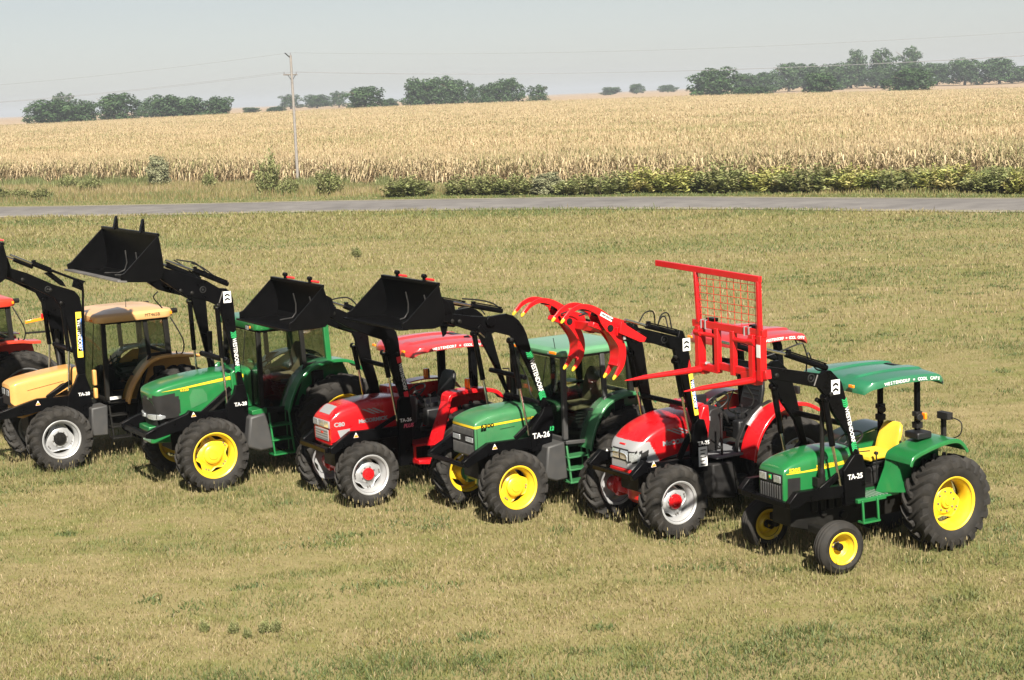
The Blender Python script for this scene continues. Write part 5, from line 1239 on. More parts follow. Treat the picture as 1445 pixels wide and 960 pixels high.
# ------------------------------------------------------------------ terrain
def sstep(a, b, x):
    t = np.clip((x-a)/(b-a), 0, 1); return t*t*(3-2*t)
_RU = [-.7, -.31, -.27, -.16, -.05, .115, .22, .30, .6]; _RV = [1.0, 1.2, 1.2, 2.0, 2.3, 1.6, .4, -.5, -.8]
def gz(x, y):
    x = np.asarray(x, float); y = np.asarray(y, float)
    u = x/np.maximum(y, 5.); r = np.interp(u, _RU, _RV)
    z = r*sstep(190, 680, y)
    z = z+(3.6-r)*sstep(760, 1300, y)
    return z
# value noise on a lattice, vectorised
def vnoise(x, y, s, seed=0):
    x = np.asarray(x)/s+1000.; y = np.asarray(y)/s+1000.
    xi = np.floor(x).astype(np.int64); yi = np.floor(y).astype(np.int64); fx = x-xi; fy = y-yi
    fx = fx*fx*(3-2*fx); fy = fy*fy*(3-2*fy)
    def h(a, b):
        n = (a*374761393+b*668265263+seed*974634777) & 0x7fffffff
        n = ((n ^ (n >> 13))*1274126177) & 0x7fffffff
        return ((n ^ (n >> 16)) & 0xffff)/65535.
    return (h(xi, yi)*(1-fx)+h(xi+1, yi)*fx)*(1-fy)+(h(xi, yi+1)*(1-fx)+h(xi+1, yi+1)*fx)*fy
def fbm(x, y, s, seed=0): return .5*vnoise(x, y, s, seed)+.3*vnoise(x, y, s/2.3, seed+1)+.2*vnoise(x, y, s/5.1, seed+2)

def mesh_np(name, v, f4, mat, col=None, kind=None, smooth=False):
    """quads or triangles from numpy arrays"""
    me = bpy.data.meshes.new(name); k = f4.shape[1]
    me.vertices.add(len(v)); me.vertices.foreach_set('co', np.ascontiguousarray(v, np.float32).ravel())
    me.loops.add(f4.size); me.loops.foreach_set('vertex_index', np.ascontiguousarray(f4, np.int32).ravel())
    me.polygons.add(len(f4)); me.polygons.foreach_set('loop_start', np.arange(0, f4.size, k, dtype=np.int32))
    me.update(calc_edges=True)
    if col is not None:
        a = me.attributes.new('col', 'FLOAT_COLOR', 'POINT'); c = np.ones((len(v), 4), np.float32); c[:, :3] = col; a.data.foreach_set('color', c.ravel())
    if smooth: me.polygons.foreach_set('use_smooth', np.ones(len(f4), bool))
    me.materials.append(MATS[mat]); o = bpy.data.objects.new(name, me); COL.objects.link(o)
    if kind: o['kind'] = kind
    return o

# road (centre line by distance), 8 m wide, and the corn's front edge
RC = [(-260, 240), (-150, 181.), (-80, 143.), (-35.4, 119.2), (-10.6, 109.6), (8.6, 100.2), (26.3, 86.5), (60, 66.), (140, 20.), (220, -26)]
CF = [(-260, 290), (-120, 214), (-80, 190), (-49, 167), (-20, 143.5), (-4, 124), (9, 115.5), (22, 110.5), (40, 99.5), (70, 81), (150, 34), (230, -12)]
def poly_y(P, x): return np.interp(x, [p[0] for p in P], [p[1] for p in P])
RHW = 4.7     # half depth of the road measured along y

def ground_mat(name, stops, s1=.06, s2=1.2, s3=14., stretch=(1, 1, 1), bump=.5, rough=.95):
    m, nt, b = _new(name); N = nt.nodes; L = nt.links
    tc = N.new('ShaderNodeTexCoord'); mp = N.new('ShaderNodeMapping'); mp.inputs['Scale'].default_value = stretch
    L.new(tc.outputs['Object'], mp.inputs['Vector'])
    a = N.new('ShaderNodeTexNoise'); a.inputs['Scale'].default_value = s1; a.inputs['Detail'].default_value = 8; a.inputs['Roughness'].default_value = .6
    c = N.new('ShaderNodeTexNoise'); c.inputs['Scale'].default_value = s2; c.inputs['Detail'].default_value = 8
    d = N.new('ShaderNodeTexNoise'); d.inputs['Scale'].default_value = s3; d.inputs['Detail'].default_value = 6
    L.new(mp.outputs[0], a.inputs['Vector']); L.new(mp.outputs[0], c.inputs['Vector']); L.new(tc.outputs['Object'], d.inputs['Vector'])
    s = N.new('ShaderNodeMath'); s.operation = 'MULTIPLY_ADD'; s.inputs[1].default_value = .45; L.new(c.outputs[0], s.inputs[0]); 
    s0 = N.new('ShaderNodeMath'); s0.operation = 'MULTIPLY'; s0.inputs[1].default_value = .45; L.new(a.outputs[0], s0.inputs[0]); L.new(s0.outputs[0], s.inputs[2])
    s2_ = N.new('ShaderNodeMath'); s2_.operation = 'MULTIPLY_ADD'; s2_.inputs[1].default_value = .22; L.new(d.outputs[0], s2_.inputs[0]); L.new(s.outputs[0], s2_.inputs[2])
    r = N.new('ShaderNodeValToRGB'); L.new(s2_.outputs[0], r.inputs['Fac'])
    e = r.color_ramp.elements; e[0].position, e[0].color = stops[0][0], (*stops[0][1], 1); e[1].position, e[1].color = stops[-1][0], (*stops[-1][1], 1)
    for p, q in stops[1:-1]:
        k = e.new(p); k.color = (*q, 1)
    L.new(r.outputs[0], b.inputs['Base Color']); b.inputs['Roughness'].default_value = rough; b.inputs['Specular IOR Level'].default_value = .15
    bp = N.new('ShaderNodeBump'); bp.inputs['Strength'].default_value = bump; bp.inputs['Distance'].default_value = .06
    L.new(s2_.outputs[0], bp.inputs['Height']); L.new(bp.outputs[0], b.inputs['Normal'])
    MATS[name] = m; return m
ground_mat('lawn', [(.36, (.100, .112, .034)), (.48, (.135, .132, .046)), (.56, (.165, .142, .064)), (.68, (.21, .172, .085))], .10, 1.3, 16, (1, 1.7, 1))
ground_mat('far_field', [(.40, (.24, .165, .105)), (.55, (.28, .205, .135)), (.70, (.32, .25, .165))], .004, .02, .2, (1, 3, 1))
ground_mat('gravel_road', [(.38, (.088, .083, .080)), (.52, (.120, .113, .108)), (.66, (.158, .149, .140))], .12, .7, 30, (1, 1, 1), .2)
ground_mat('shoulder', [(.36, (.12, .112, .075)), (.5, (.165, .15, .115)), (.64, (.21, .19, .15))], .5, 2.5, 20, (1, 1, 1), .3)
ground_mat('corn_canopy', [(.38, (.22, .168, .088)), (.50, (.285, .215, .112)), (.62, (.34, .262, .145))], .05, .6, 3., (1, 2.2, 1), 1.)

# ground: one sheet out to the horizon, finer near the camera
ys = np.concatenate([np.linspace(-60, 120, 46), np.geomspace(124, 700, 40), np.geomspace(720, 14000, 26)])
us = np.linspace(-1, 1, 81)
half = np.where(ys < 60, 90, 1.25*np.maximum(ys, 60)+15)
X = us[None, :]*half[:, None]; Y = np.repeat(ys[:, None], 81, 1)
V = np.stack([X, Y, gz(X, Y)], -1).reshape(-1, 3)
ii, jj = np.meshgrid(np.arange(len(ys)-1), np.arange(80), indexing='ij'); a = (ii*81+jj).ravel()
Fq = np.stack([a, a+1, a+82, a+81], -1)
g = mesh_np('ground', V, Fq, 'lawn', kind='structure', smooth=True)
g.data.materials.append(MATS['far_field'])
cen = V[Fq].mean(1); g.data.polygons.foreach_set('material_index', (cen[:, 1] > 690).astype(np.int32))

xs = np.linspace(-250, 210, 231); yc = np.array([p[1] for p in crom(RC, 26)]); xc = np.array([p[0] for p in crom(RC, 26)]); ym = np.interp(xs, xc, yc)
prof = [(-1.12, .004), (-1., .05), (-.5, .11), (0, .14), (.5, .11), (1., .05), (1.12, .004)]
V = np.array([(x, y+k*RHW, z) for x, y in zip(xs, ym) for k, z in prof]); n = len(prof)
ii, jj = np.meshgrid(np.arange(len(xs)-1), np.arange(n-1), indexing='ij'); a = (ii*n+jj).ravel()
mesh_np('road', V, np.stack([a, a+n, a+n+1, a+1], -1), 'gravel_road', kind='structure', smooth=True)
def road_y(x): return np.interp(x, xs, ym)

for k0, k1, nm in ((-1.20, -.985, 'gravel_shoulder'), (.985, 1.20, 'gravel_shoulder')):
    wv = .10*(vnoise(xs, xs*0, 1.7, 3 if k0 < 0 else 4)-.5)
    V = np.array([(x, y+k*RHW, z) for x, y, q in zip(xs, ym, wv) for k, z in (((k0-q, .03), ((k0+k1)/2, .085), (k1, .062)) if k0 < 0 else ((k0, .062), ((k0+k1)/2, .085), (k1+q, .03)))])
    ii, jj = np.meshgrid(np.arange(len(xs)-1), np.arange(2), indexing='ij'); a = (ii*3+jj).ravel()
    mesh_np(nm, V, np.stack([a, a+3, a+4, a+1], -1), 'shoulder', kind='structure', smooth=True)

# ------------------------------------------------------------------ grass (stuff): bent blades, patch-wise colour and length
def blades(name, px, py, h, wd, colr, bend=.45, mat='blade', base_dark=.75, z0=None):
    n = len(px); ang = RNG.uniform(0, 2*np.pi, n); la = RNG.uniform(0, 2*np.pi, n); lean = h*RNG.uniform(.1, bend, n)
    wx, wy = np.cos(ang)*wd/2, np.sin(ang)*wd/2; lx, ly = np.cos(la)*lean, np.sin(la)*lean
    z = gz(px, py) if z0 is None else z0
    v = np.empty((n, 5, 3))
    v[:, 0] = np.stack([px-wx, py-wy, z-.01], -1); v[:, 1] = np.stack([px+wx, py+wy, z-.01], -1)
    v[:, 2] = np.stack([px+wx*.8+lx*.35, py+wy*.8+ly*.35, z+h*.6], -1); v[:, 3] = np.stack([px-wx*.8+lx*.35, py-wy*.8+ly*.35, z+h*.6], -1)
    v[:, 4] = np.stack([px+lx, py+ly, z+h], -1)
    c = np.repeat(colr[:, None, :], 5, 1)
    b = np.arange(n)[:, None]*5
    f = np.concatenate([b+np.array([0, 1, 2]), b+np.array([0, 2, 3]), b+np.array([3, 2, 4])], 0)
    return mesh_np(name, v.reshape(-1, 3), f, mat, c.reshape(-1, 3), 'stuff')
GREEN = np.array((.084, .108, .034)); OLIVE = np.array((.132, .140, .046)); TAN = np.array((.235, .187, .086)); STRAW = np.array((.275, .225, .115)); BROWN = np.array((.115, .083, .046))
def dryness(px, py):
    """0 green .. 1 dry: wide drifts along the mowing, with smaller mottling"""
    k = fbm(px*.5+py*.25, py*1.5-px*.15, 6.5, 3)*.62+fbm(px, py*1.5, 2.2, 9)*.24+fbm(px, py, .8, 14)*.18
    sb = py*.885+px*.466                       # mowing bands run along the road
    far = sstep(34, 50, py); k = k*(1-.34*far)+.34*far*(.65*vnoise(sb, px*.10, 3.6, 41)+.35*vnoise(sb, px*.2, 1.3, 43))
    return np.clip((k-.41)/.155, 0, 1)
def grass_col(px, py, green=0.):
    n = len(px)
    k = np.clip(dryness(px, py)*.98+RNG.normal(-.18, .11, n)-green, 0, 1)[:, None]
    c = np.where(k < .45, GREEN+(OLIVE-GREEN)*(k/.45), OLIVE+(TAN-OLIVE)*((k-.45)/.55))
    c = np.where((k > .82) & (RNG.uniform(0, 1, (n, 1)) < .55), np.array((.265, .205, .125)), c)
    r = RNG.uniform(0, 1, n)[:, None]
    c = np.where(r < .05+.05*k, STRAW, c); c = np.where(r > .97, BROWN, c); c = np.where((r > .84) & (r < .95), np.array((.140, .134, .034)), c)
    return c*RNG.uniform(.90, 1.12, (n, 1))*1.10
def scatter(n, y0, y1, spread=.42, pw=1.):
    y = y0+(y1-y0)*RNG.uniform(0, 1, n)**pw; x = RNG.uniform(-1, 1, n)*(y*spread+2.5)
    return x, y
def off_road(x, y, margin=1.1): return np.abs(y-road_y(x)) > RHW*margin
x, y = scatter(690000, 16.5, 42, pw=1.15)
pat = .6*fbm(x, y*1.6, 3.2, 21)+.4*vnoise(x, y*1.5, .45, 5); keep = RNG.uniform(0, 1, len(x)) < .45+1.1*np.clip(pat-.3, 0, 1); x, y, pat = x[keep], y[keep], pat[keep]
h = .022+.11*np.clip(pat-.34, 0, 1)+RNG.gamma(1.6, .012, len(x)); h *= 1.15-.5*dryness(x, y); blades('grass', x, y, h, RNG.uniform(.006, .013, len(x)), grass_col(x, y), 1.5)
x, y = scatter(260000, 41, 112, .46); k = off_road(x, y) & (y < road_y(x)+9); x, y = x[k], y[k]
pat = .6*fbm(x, y*1.6, 6., 21)+.4*vnoise(x, y*1.5, .9, 5); h = .035+.16*np.clip(pat-.34, 0, 1)+RNG.gamma(1.8, .018, len(x)); h *= 1+.6*sstep(74, 92, y)
blades('grass', x, y, h, RNG.uniform(.014, .030, len(x))*(y/55), grass_col(x, y, .12*sstep(55, 88, y)-.02), 1.2)
# darker broad-leaved patches in the turf
cx, cy = scatter(420, 15, 60); k = 70; x = np.repeat(cx, k)+RNG.normal(0, .16, 420*k)*np.repeat(RNG.uniform(.5, 2.2, 420), k); y = np.repeat(cy, k)+RNG.normal(0, .11, 420*k)*np.repeat(RNG.uniform(.5, 2., 420), k)
blades('clover', x, y, RNG.uniform(.03, .085, len(x)), RNG.uniform(.012, .026, len(x)), np.array((.090, .118, .038))*RNG.uniform(.75, 1.2, (len(x), 1)), 1.6)
# uncut seeding grass round the wheels, where the mower did not go
tx = []; ty = []
for (ox, oy) in ((3.93, 23.07), (1.88, 25.32), (-.48, 26.64), (-2.88, 28.1), (-5.75, 29.81), (-8.95, 31.96), (-12.8, 34.9)):
    n = 2600; a = RNG.normal(-1.0, 1.35, n); b = RNG.normal(0, .95, n); hx, hy = math.cos(R(-149)), math.sin(R(-149))
    tx.append(ox+hx*a-hy*b); ty.append(oy+hy*a+hx*b)
x = np.concatenate(tx); y = np.concatenate(ty); n = len(x); h = RNG.uniform(.10, .26, n)
c = np.where(RNG.uniform(0, 1, (n, 1)) < .6, STRAW*.9, OLIVE)*RNG.uniform(.8, 1.15, (n, 1)); blades('tall_grass', x, y, h, RNG.uniform(.004, .008, n), c, .35)
m_ = RNG.uniform(0, 1, n) < .22; blades('seed_heads', x[m_], y[m_], np.full(m_.sum(), .045), np.full(m_.sum(), .014), np.repeat(STRAW[None]*1.05, m_.sum(), 0), .2, z0=h[m_]*.93)
# verge and dry weeds between road and corn
x = RNG.uniform(-75, 55, 120000); cf = poly_y(CF, x); ry = road_y(x)+RHW*1.12; t = RNG.uniform(0, 1, len(x)); y = ry+(cf+1.5-ry)*t; k = np.abs(x) < y*.36+3; x, y, t, cf = x[k], y[k], t[k], cf[k]
ins = y-(road_y(x)+RHW); tall = sstep(3.5, 8.5, ins); pat = fbm(x, y, 5, 33)
h = .10+tall*(.25+.65*np.clip(pat-.2, 0, 1))*RNG.uniform(.5, 1.2, len(x)); c = grass_col(x, y, .22*(1-tall)-.12*tall); c = np.where((tall > .4)[:, None] & (RNG.uniform(0, 1, (len(x), 1)) < .45), TAN*RNG.uniform(.7, 1.1, (len(x), 1)), c)
blades('verge_grass', x, y, h, RNG.uniform(.02, .05, len(x)), c, .4)

# tall green weeds growing up through the hedge of bushes
x = RNG.uniform(-6, 62, 52000); y = poly_y(CF, x)-2.8+RNG.normal(0, 1.2, len(x)); k = np.abs(x) < y*.36+3; x, y = x[k], y[k]
pat = fbm(x, y, 2.2, 61); h = (.35+1.2*np.clip(pat-.2, 0, 1))*RNG.uniform(.5, 1.25, len(x))*np.clip(.55+.5*sstep(6, 14, x), 0, 1)
c = np.where((fbm(x, y, 4., 77) > .5)[:, None], np.array((.125, .128, .036)), np.array((.075, .095, .030)))*RNG.uniform(.7, 1.3, (len(x), 1)); c = np.where(RNG.uniform(0, 1, (len(x), 1)) < .22, TAN*.7, c)
blades('hedge_weeds', x, y, h*1.12, RNG.uniform(.03, .08, len(x)), c*1.75, .45)
x = RNG.uniform(-75, -4, 60000); y = poly_y(CF, x)-1.5+RNG.normal(0, 2.2, len(x)); pat = fbm(x, y, 3.5, 91); k = (np.abs(x) < y*.42+3) & (pat > .53); x, y, pat = x[k], y[k], pat[k]
blades('verge_weeds', x, y, (.3+3.5*(pat-.53))*RNG.uniform(.5, 1.2, len(x)), RNG.uniform(.03, .08, len(x)), np.array((.14, .155, .058))*RNG.uniform(.7, 1.3, (len(x), 1)), .5)

# ------------------------------------------------------------------ corn (stuff)
def leaf_strips(bx, by, bz, az, ln, wd, rise, droop, col):
    """arched leaves: two quads each"""
    n = len(bx); dx, dy = np.cos(az), np.sin(az); sx, sy = -dy*wd/2, dx*wd/2
    P = []
    for t, hgt, wf in ((0, 0, .55), (.5, 1., 1.), (1., .0, .15)):
        z = bz+rise*(1-(1-2*t)**2)*.9 - droop*t*t
        cx, cy = bx+dx*ln*t, by+dy*ln*t
        P += [np.stack([cx-sx*wf, cy-sy*wf, z], -1), np.stack([cx+sx*wf, cy+sy*wf, z], -1)]
    v = np.stack(P, 1); b = np.arange(n)[:, None]*6
    f = np.concatenate([b+np.array([0, 1, 3, 2]), b+np.array([2, 3, 5, 4])], 0)
    return v.reshape(-1, 3), f, np.repeat(col[:, None, :], 6, 1).reshape(-1, 3)
def merge(parts):
    V, Fs, C = [], [], []; o = 0
    for v, f, c in parts: V.append(v); Fs.append(f+o); C.append(c); o += len(v)
    return np.concatenate(V), np.concatenate(Fs), np.concatenate(C)
CTAN = np.array((.370, .282, .155)); CPALE = np.array((.475, .388, .248)); CGRN = np.array((.20, .205, .088)); CBRN = np.array((.24, .165, .090))
def corn_col(n, gx, gy, low=0., green=0.):
    k = fbm(gx, gy, 9, 51)+RNG.normal(0, .16, n)
    c = CTAN+(CPALE-CTAN)*RNG.uniform(0, 1, (n, 1))
    c = np.where((k < .36+green)[:, None], CGRN+(CTAN-CGRN)*RNG.uniform(0, .55, (n, 1)), c)
    return np.where(RNG.uniform(0, 1, (n, 1)) < low, CBRN, c)*RNG.uniform(.85, 1.12, (n, 1))
def stalks(px, py, pz, h, wd, col):
    n = len(px); lx = RNG.normal(0, .06, n)*h; ly = RNG.normal(0, .06, n)*h; ang = RNG.uniform(0, np.pi, n); wx, wy = np.cos(ang)*wd/2, np.sin(ang)*wd/2
    v = np.stack([np.stack([px-wx, py-wy, pz], -1), np.stack([px+wx, py+wy, pz], -1), np.stack([px+wx*.5+lx, py+wy*.5+ly, pz+h], -1), np.stack([px-wx*.5+lx, py-wy*.5+ly, pz+h], -1)], 1)
    return v.reshape(-1, 3), np.arange(n*4).reshape(n, 4), np.repeat(col[:, None, :], 4, 1).reshape(-1, 3)
def corn_front_dist(x, y): return (y-poly_y(CF, x))*.87
# near band: whole plants in rows parallel to the front
rows = []
for r_ in range(26):
    n = 820; x = np.linspace(-96, 78, n)+RNG.normal(0, .08, n); y = poly_y(CF, x)+r_*.95+RNG.normal(0, .07, n)
    k = (np.abs(x) < y*.42+3) & (RNG.uniform(0, 1, n) < (.96 if r_ < 8 else .8)); rows.append((x[k], y[k], np.full(k.sum(), r_)))
x = np.concatenate([r_[0] for r_ in rows]); y = np.concatenate([r_[1] for r_ in rows]); rn = np.concatenate([r_[2] for r_ in rows])
n = len(x); H_ = RNG.normal(2.25, .14, n)*(.92+.16*fbm(x, y, 6, 5)); zb = gz(x, y)
parts = [stalks(x, y, zb, H_, np.full(n, .035), corn_col(n, x, y, .4))]
for li in range(9):
    t = .22+.085*li+RNG.normal(0, .02, n); az = RNG.uniform(0, 2*np.pi, n); hh = H_*t; low = max(0, .42-.08*li)
    k = (rn < 12) | (li > 4)
    parts.append(leaf_strips(x[k], y[k], (zb+hh)[k], az[k], RNG.uniform(.45, .80, k.sum()), RNG.uniform(.06, .10, k.sum()), RNG.uniform(.05, .22, k.sum()), RNG.uniform(.2, .75, k.sum())*(1.2-.4*(li > 5)), corn_col(k.sum(), x[k], y[k], low, .05 if li > 4 else -.1)))
for q in range(3): parts.append(stalks(x, y, zb+H_*.96, RNG.uniform(.12, .28, n), np.full(n, .035), corn_col(n, x, y, .1)))
v, f, c = merge(parts); mesh_np('corn', v, f, 'corn_leaf', c, 'stuff')
# canopy of the rest of the field
ds = np.concatenate([np.linspace(17, 80, 50), np.geomspace(82, 620, 60)]); us = np.linspace(-.55, .62, 190)
cfu = []
for u in us:            # distance along each sight line where it meets the corn front
    t = np.linspace(30, 330, 1500); s_ = t-poly_y(CF, u*t); cfu.append(t[np.argmax(s_ > 0)])
cfu = np.array(cfu)
far_edge = np.interp(us, [-.55, -.3, -.05, .1, .3, .62], [700, 700, 700, 695, 690, 690])
Y = cfu[None]+ds[:, None]/ds[-1]*(far_edge-cfu)[None]*1.0; X = us[None]*Y
lift = 1.88+.26*(fbm(X, Y*1.5, 3., 8)-.5)+.5*(fbm(X, Y, 40, 4)-.5)*sstep(160, 300, Y)
Z = gz(X, Y)+lift*np.clip(.75+.25*(np.arange(len(ds))[:, None] > 1), 0, 1); Z[0] -= 1.2; Z[-1] -= 1.5
V = np.stack([X, Y, Z], -1).reshape(-1, 3); m_ = len(us); ii, jj = np.meshgrid(np.arange(len(ds)-1), np.arange(m_-1), indexing='ij'); a = (ii*m_+jj).ravel()
mesh_np('corn_field', V, np.stack([a, a+1, a+m_+1, a+m_], -1), 'corn_canopy', kind='stuff', smooth=False)
def tops(n, d0, d1, size, pw):
    u = RNG.uniform(-.43, .44, n); base = np.interp(u, us, cfu); fe = np.interp(u, us, far_edge)
    d = d0+(d1-d0)*RNG.uniform(0, 1, n)**pw; y = np.minimum(base+d, fe-1); x = u*y
    return x, y
parts = []
for (n, d0, d1, sz, pw) in ((74000, 20, 130, 1., 1.1), (86000, 120, 590, 1.8, 1.3)):
    x, y = tops(n, d0, d1, sz, pw); zz = gz(x, y)
    gp = sstep(.50, .66, fbm(x, y*.6, 26, 71))*.16
    H_ = RNG.normal(2.12, .13, n)
    for li in range(2):
        parts.append(leaf_strips(x, y, zz+H_-.30*li-.1, RNG.uniform(0, 2*np.pi, n), RNG.uniform(.4, .75, n)*sz, RNG.uniform(.07, .11, n)*sz, RNG.uniform(.05, .2, n), RNG.uniform(.15, .5, n), corn_col(n, x, y, .06, -.02)+0*gp[:, None]))
    parts.append(stalks(x, y, zz+H_-.6, RNG.uniform(.6, .85, n), np.full(n, .045)*sz, corn_col(n, x, y, .12, .06)))
v, f, c = merge(parts); mesh_np('corn', v, f, 'corn_leaf', c, 'stuff')

# ------------------------------------------------------------------ bushes and trees
def clump_leaves(cl, n, size, cols, flat=.0, seed=0):
    """leaf-sized quads on and in a set of clumps (cx,cy,cz,rx,ry,rz)"""
    rg = np.random.default_rng(seed); cl = np.array(cl, float); wts = (cl[:, 3]*cl[:, 4]*cl[:, 5])**.67; wts /= wts.sum()
    ci = rg.choice(len(cl), n, p=wts); d = rg.normal(0, 1, (n, 3)); d /= np.linalg.norm(d, axis=1)[:, None]
    rad = rg.uniform(.25, 1.0, n)**.45*rg.uniform(.82, 1.12, n); p = cl[ci, :3]+d*rad[:, None]*cl[ci, 3:6]
    nrm = d*.7+rg.normal(0, .55, (n, 3))+np.array((0, 0, .35)); nrm /= np.linalg.norm(nrm, axis=1)[:, None]
    t = np.cross(nrm, rg.normal(0, 1, (n, 3))); t /= np.linalg.norm(t, axis=1)[:, None]; b = np.cross(nrm, t)
    s = size*rg.uniform(.6, 1.4, n)[:, None]
    v = np.stack([p-t*s*.5, p+b*s*.28, p+t*s*.5, p-b*s*.28], 1).reshape(-1, 3)
    cc = np.array(cols)[rg.integers(0, len(cols), n)]*rg.uniform(.75, 1.25, (n, 1)); cc = cc*(.85+.3*rg.uniform(0, 1, len(cl))[ci])[:, None]
    return v, np.arange(n*4).reshape(n, 4), np.repeat(cc[:, None], 4, 1).reshape(-1, 3)
def crown_mesh(name, cl, n, size, cols, seed, mat='leaf'):
    v, f, c = clump_leaves(cl, n, size, cols, seed=seed)
    o = mesh_np(name, v, f, mat, c); me = o.data; bpy.data.objects.remove(o); return me
def trunk_mesh(name, h, r, br, seed):
    rg = random.Random(seed); m = MB(); m.tube([(0, 0, -.1), (.02, .01, h*.3), (rg.uniform(-.03, .03), 0, h*.7), (0, 0, h)], [r*1.25, r, r*.7, r*.3], 8)
    for k in range(br):
        a = rg.uniform(0, 6.28); z = h*rg.uniform(.3, .75); l = rg.uniform(.2, .4); m.tube([(0, 0, z), (math.cos(a)*l*.5, math.sin(a)*l*.5, z+l*.5), (math.cos(a)*l, math.sin(a)*l, z+l*.8)], [r*.5, r*.35, r*.12], 6)
    o = m.build(name, 'bark'); me = o.data; bpy.data.objects.remove(o); return me
TG1 = [(.026, .060, .018), (.036, .074, .022), (.046, .086, .027), (.018, .044, .014)]
BG1 = [(.185, .205, .075), (.22, .235, .092), (.15, .172, .064), (.25, .25, .115)]
BG2 = [(.27, .28, .080), (.32, .31, .10), (.22, .245, .07), (.36, .32, .13)]
BG3 = [(.20, .205, .115), (.23, .225, .13), (.16, .17, .095)]
def clumps(rg, n, spread, zlo, zhi, r0, r1, top=1.):
    out = []
    for k in range(n):
        t = rg.uniform(0, 1); z = zlo+(zhi-zlo)*t; prof_ = math.sqrt(max(.08, 1-(2*t-.9)**2)); a = rg.uniform(0, 6.28); d = spread*prof_*math.sqrt(rg.uniform(0, 1))
        r_ = rg.uniform(r0, r1); out.append((math.cos(a)*d, math.sin(a)*d, z, r_, r_, r_*.8*top))
    return out
# tree shapes in unit size (height 1, half width about .5)
TREES = {}
def full_clumps(rg, n, w, r0, r1, peak=0.):
    """crown that starts near the ground, broadest below the middle, with a lumpy rounded top"""
    out = []
    for k in range(n):
        t = (k+.5)/n; z = .12+.74*t; wd = w*min(1., .86+.5*t)*math.sqrt(max(.10, 1-max(0, (t-.35)/.72)**2)); a = 2.4*k+rg.uniform(-.5, .5); d = wd*rg.uniform(.35, 1.0)
        r_ = rg.uniform(r0, r1); out.append((math.cos(a)*d, math.sin(a)*d, min(z, .97-r_*.8), r_, r_, r_*.8))
    out += [(0, 0, .36, w*.85, w*.85, .30), (0, 0, .62, w*.6, w*.6, .22)]; return out
def tree_kind(k, n_cl, spread, zlo, zhi, r0, r1, nl, ls, cols, seed, br=5):
    rg = random.Random(seed); TREES[k] = (crown_mesh(k+'_crown', (full_clumps(rg, n_cl, spread, r0, r1) if zlo < .3 else clumps(rg, n_cl, spread, zlo, zhi, r0, r1)), nl, ls, cols, seed), trunk_mesh(k+'_trunk', .75, .028, br, seed))
tree_kind('round', 20, .36, .22, .80, .13, .20, 4200, .060, TG1, 1)
tree_kind('round2', 22, .38, .18, .84, .11, .19, 4200, .058, TG1, 2)
tree_kind('dense', 26, .42, .14, .80, .12, .19, 4600, .060, TG1, 3)
tree_kind('tall', 20, .36, .20, .88, .10, .16, 3600, .050, TG1, 4)
tree_kind('open', 15, .38, .28, .88, .10, .16, 2600, .055, TG1, 5)
def place(name, crown, trunk, loc, sx, sz, rz, label, cat, group, sy=None, tn='trunk', cn='crown'):
    e = empty(name, None, loc, rz); tag(e, label, cat, group)
    for nm, me in ((cn, crown), (tn, trunk)):
        if me is None: continue
        o = bpy.data.objects.new(nm, me); COL.objects.link(o); o.parent = e; o.scale = (sx, sy or sx, sz)
    return e
def tree_at(kind, x0, x1, ytop, D, label, group, k=1., name='tree', ybot=None):
    xc = (x0+x1)/2; p = at_dist(xc, ytop, D); g_ = float(gz(p.x, D)); h = p.z-g_; w_ = (x1-x0)/F_PX*D
    c, t = TREES[kind]
    return place(name, c, t, (p.x, D, g_), w_*1.3*k, h*1.0, random.uniform(0, 6.28), label, 'tree', group)
GL, GM, GR = 'trees at the left end of the corn field', 'trees in the middle beyond the corn', 'trees in the long row at the right'
D0 = 720
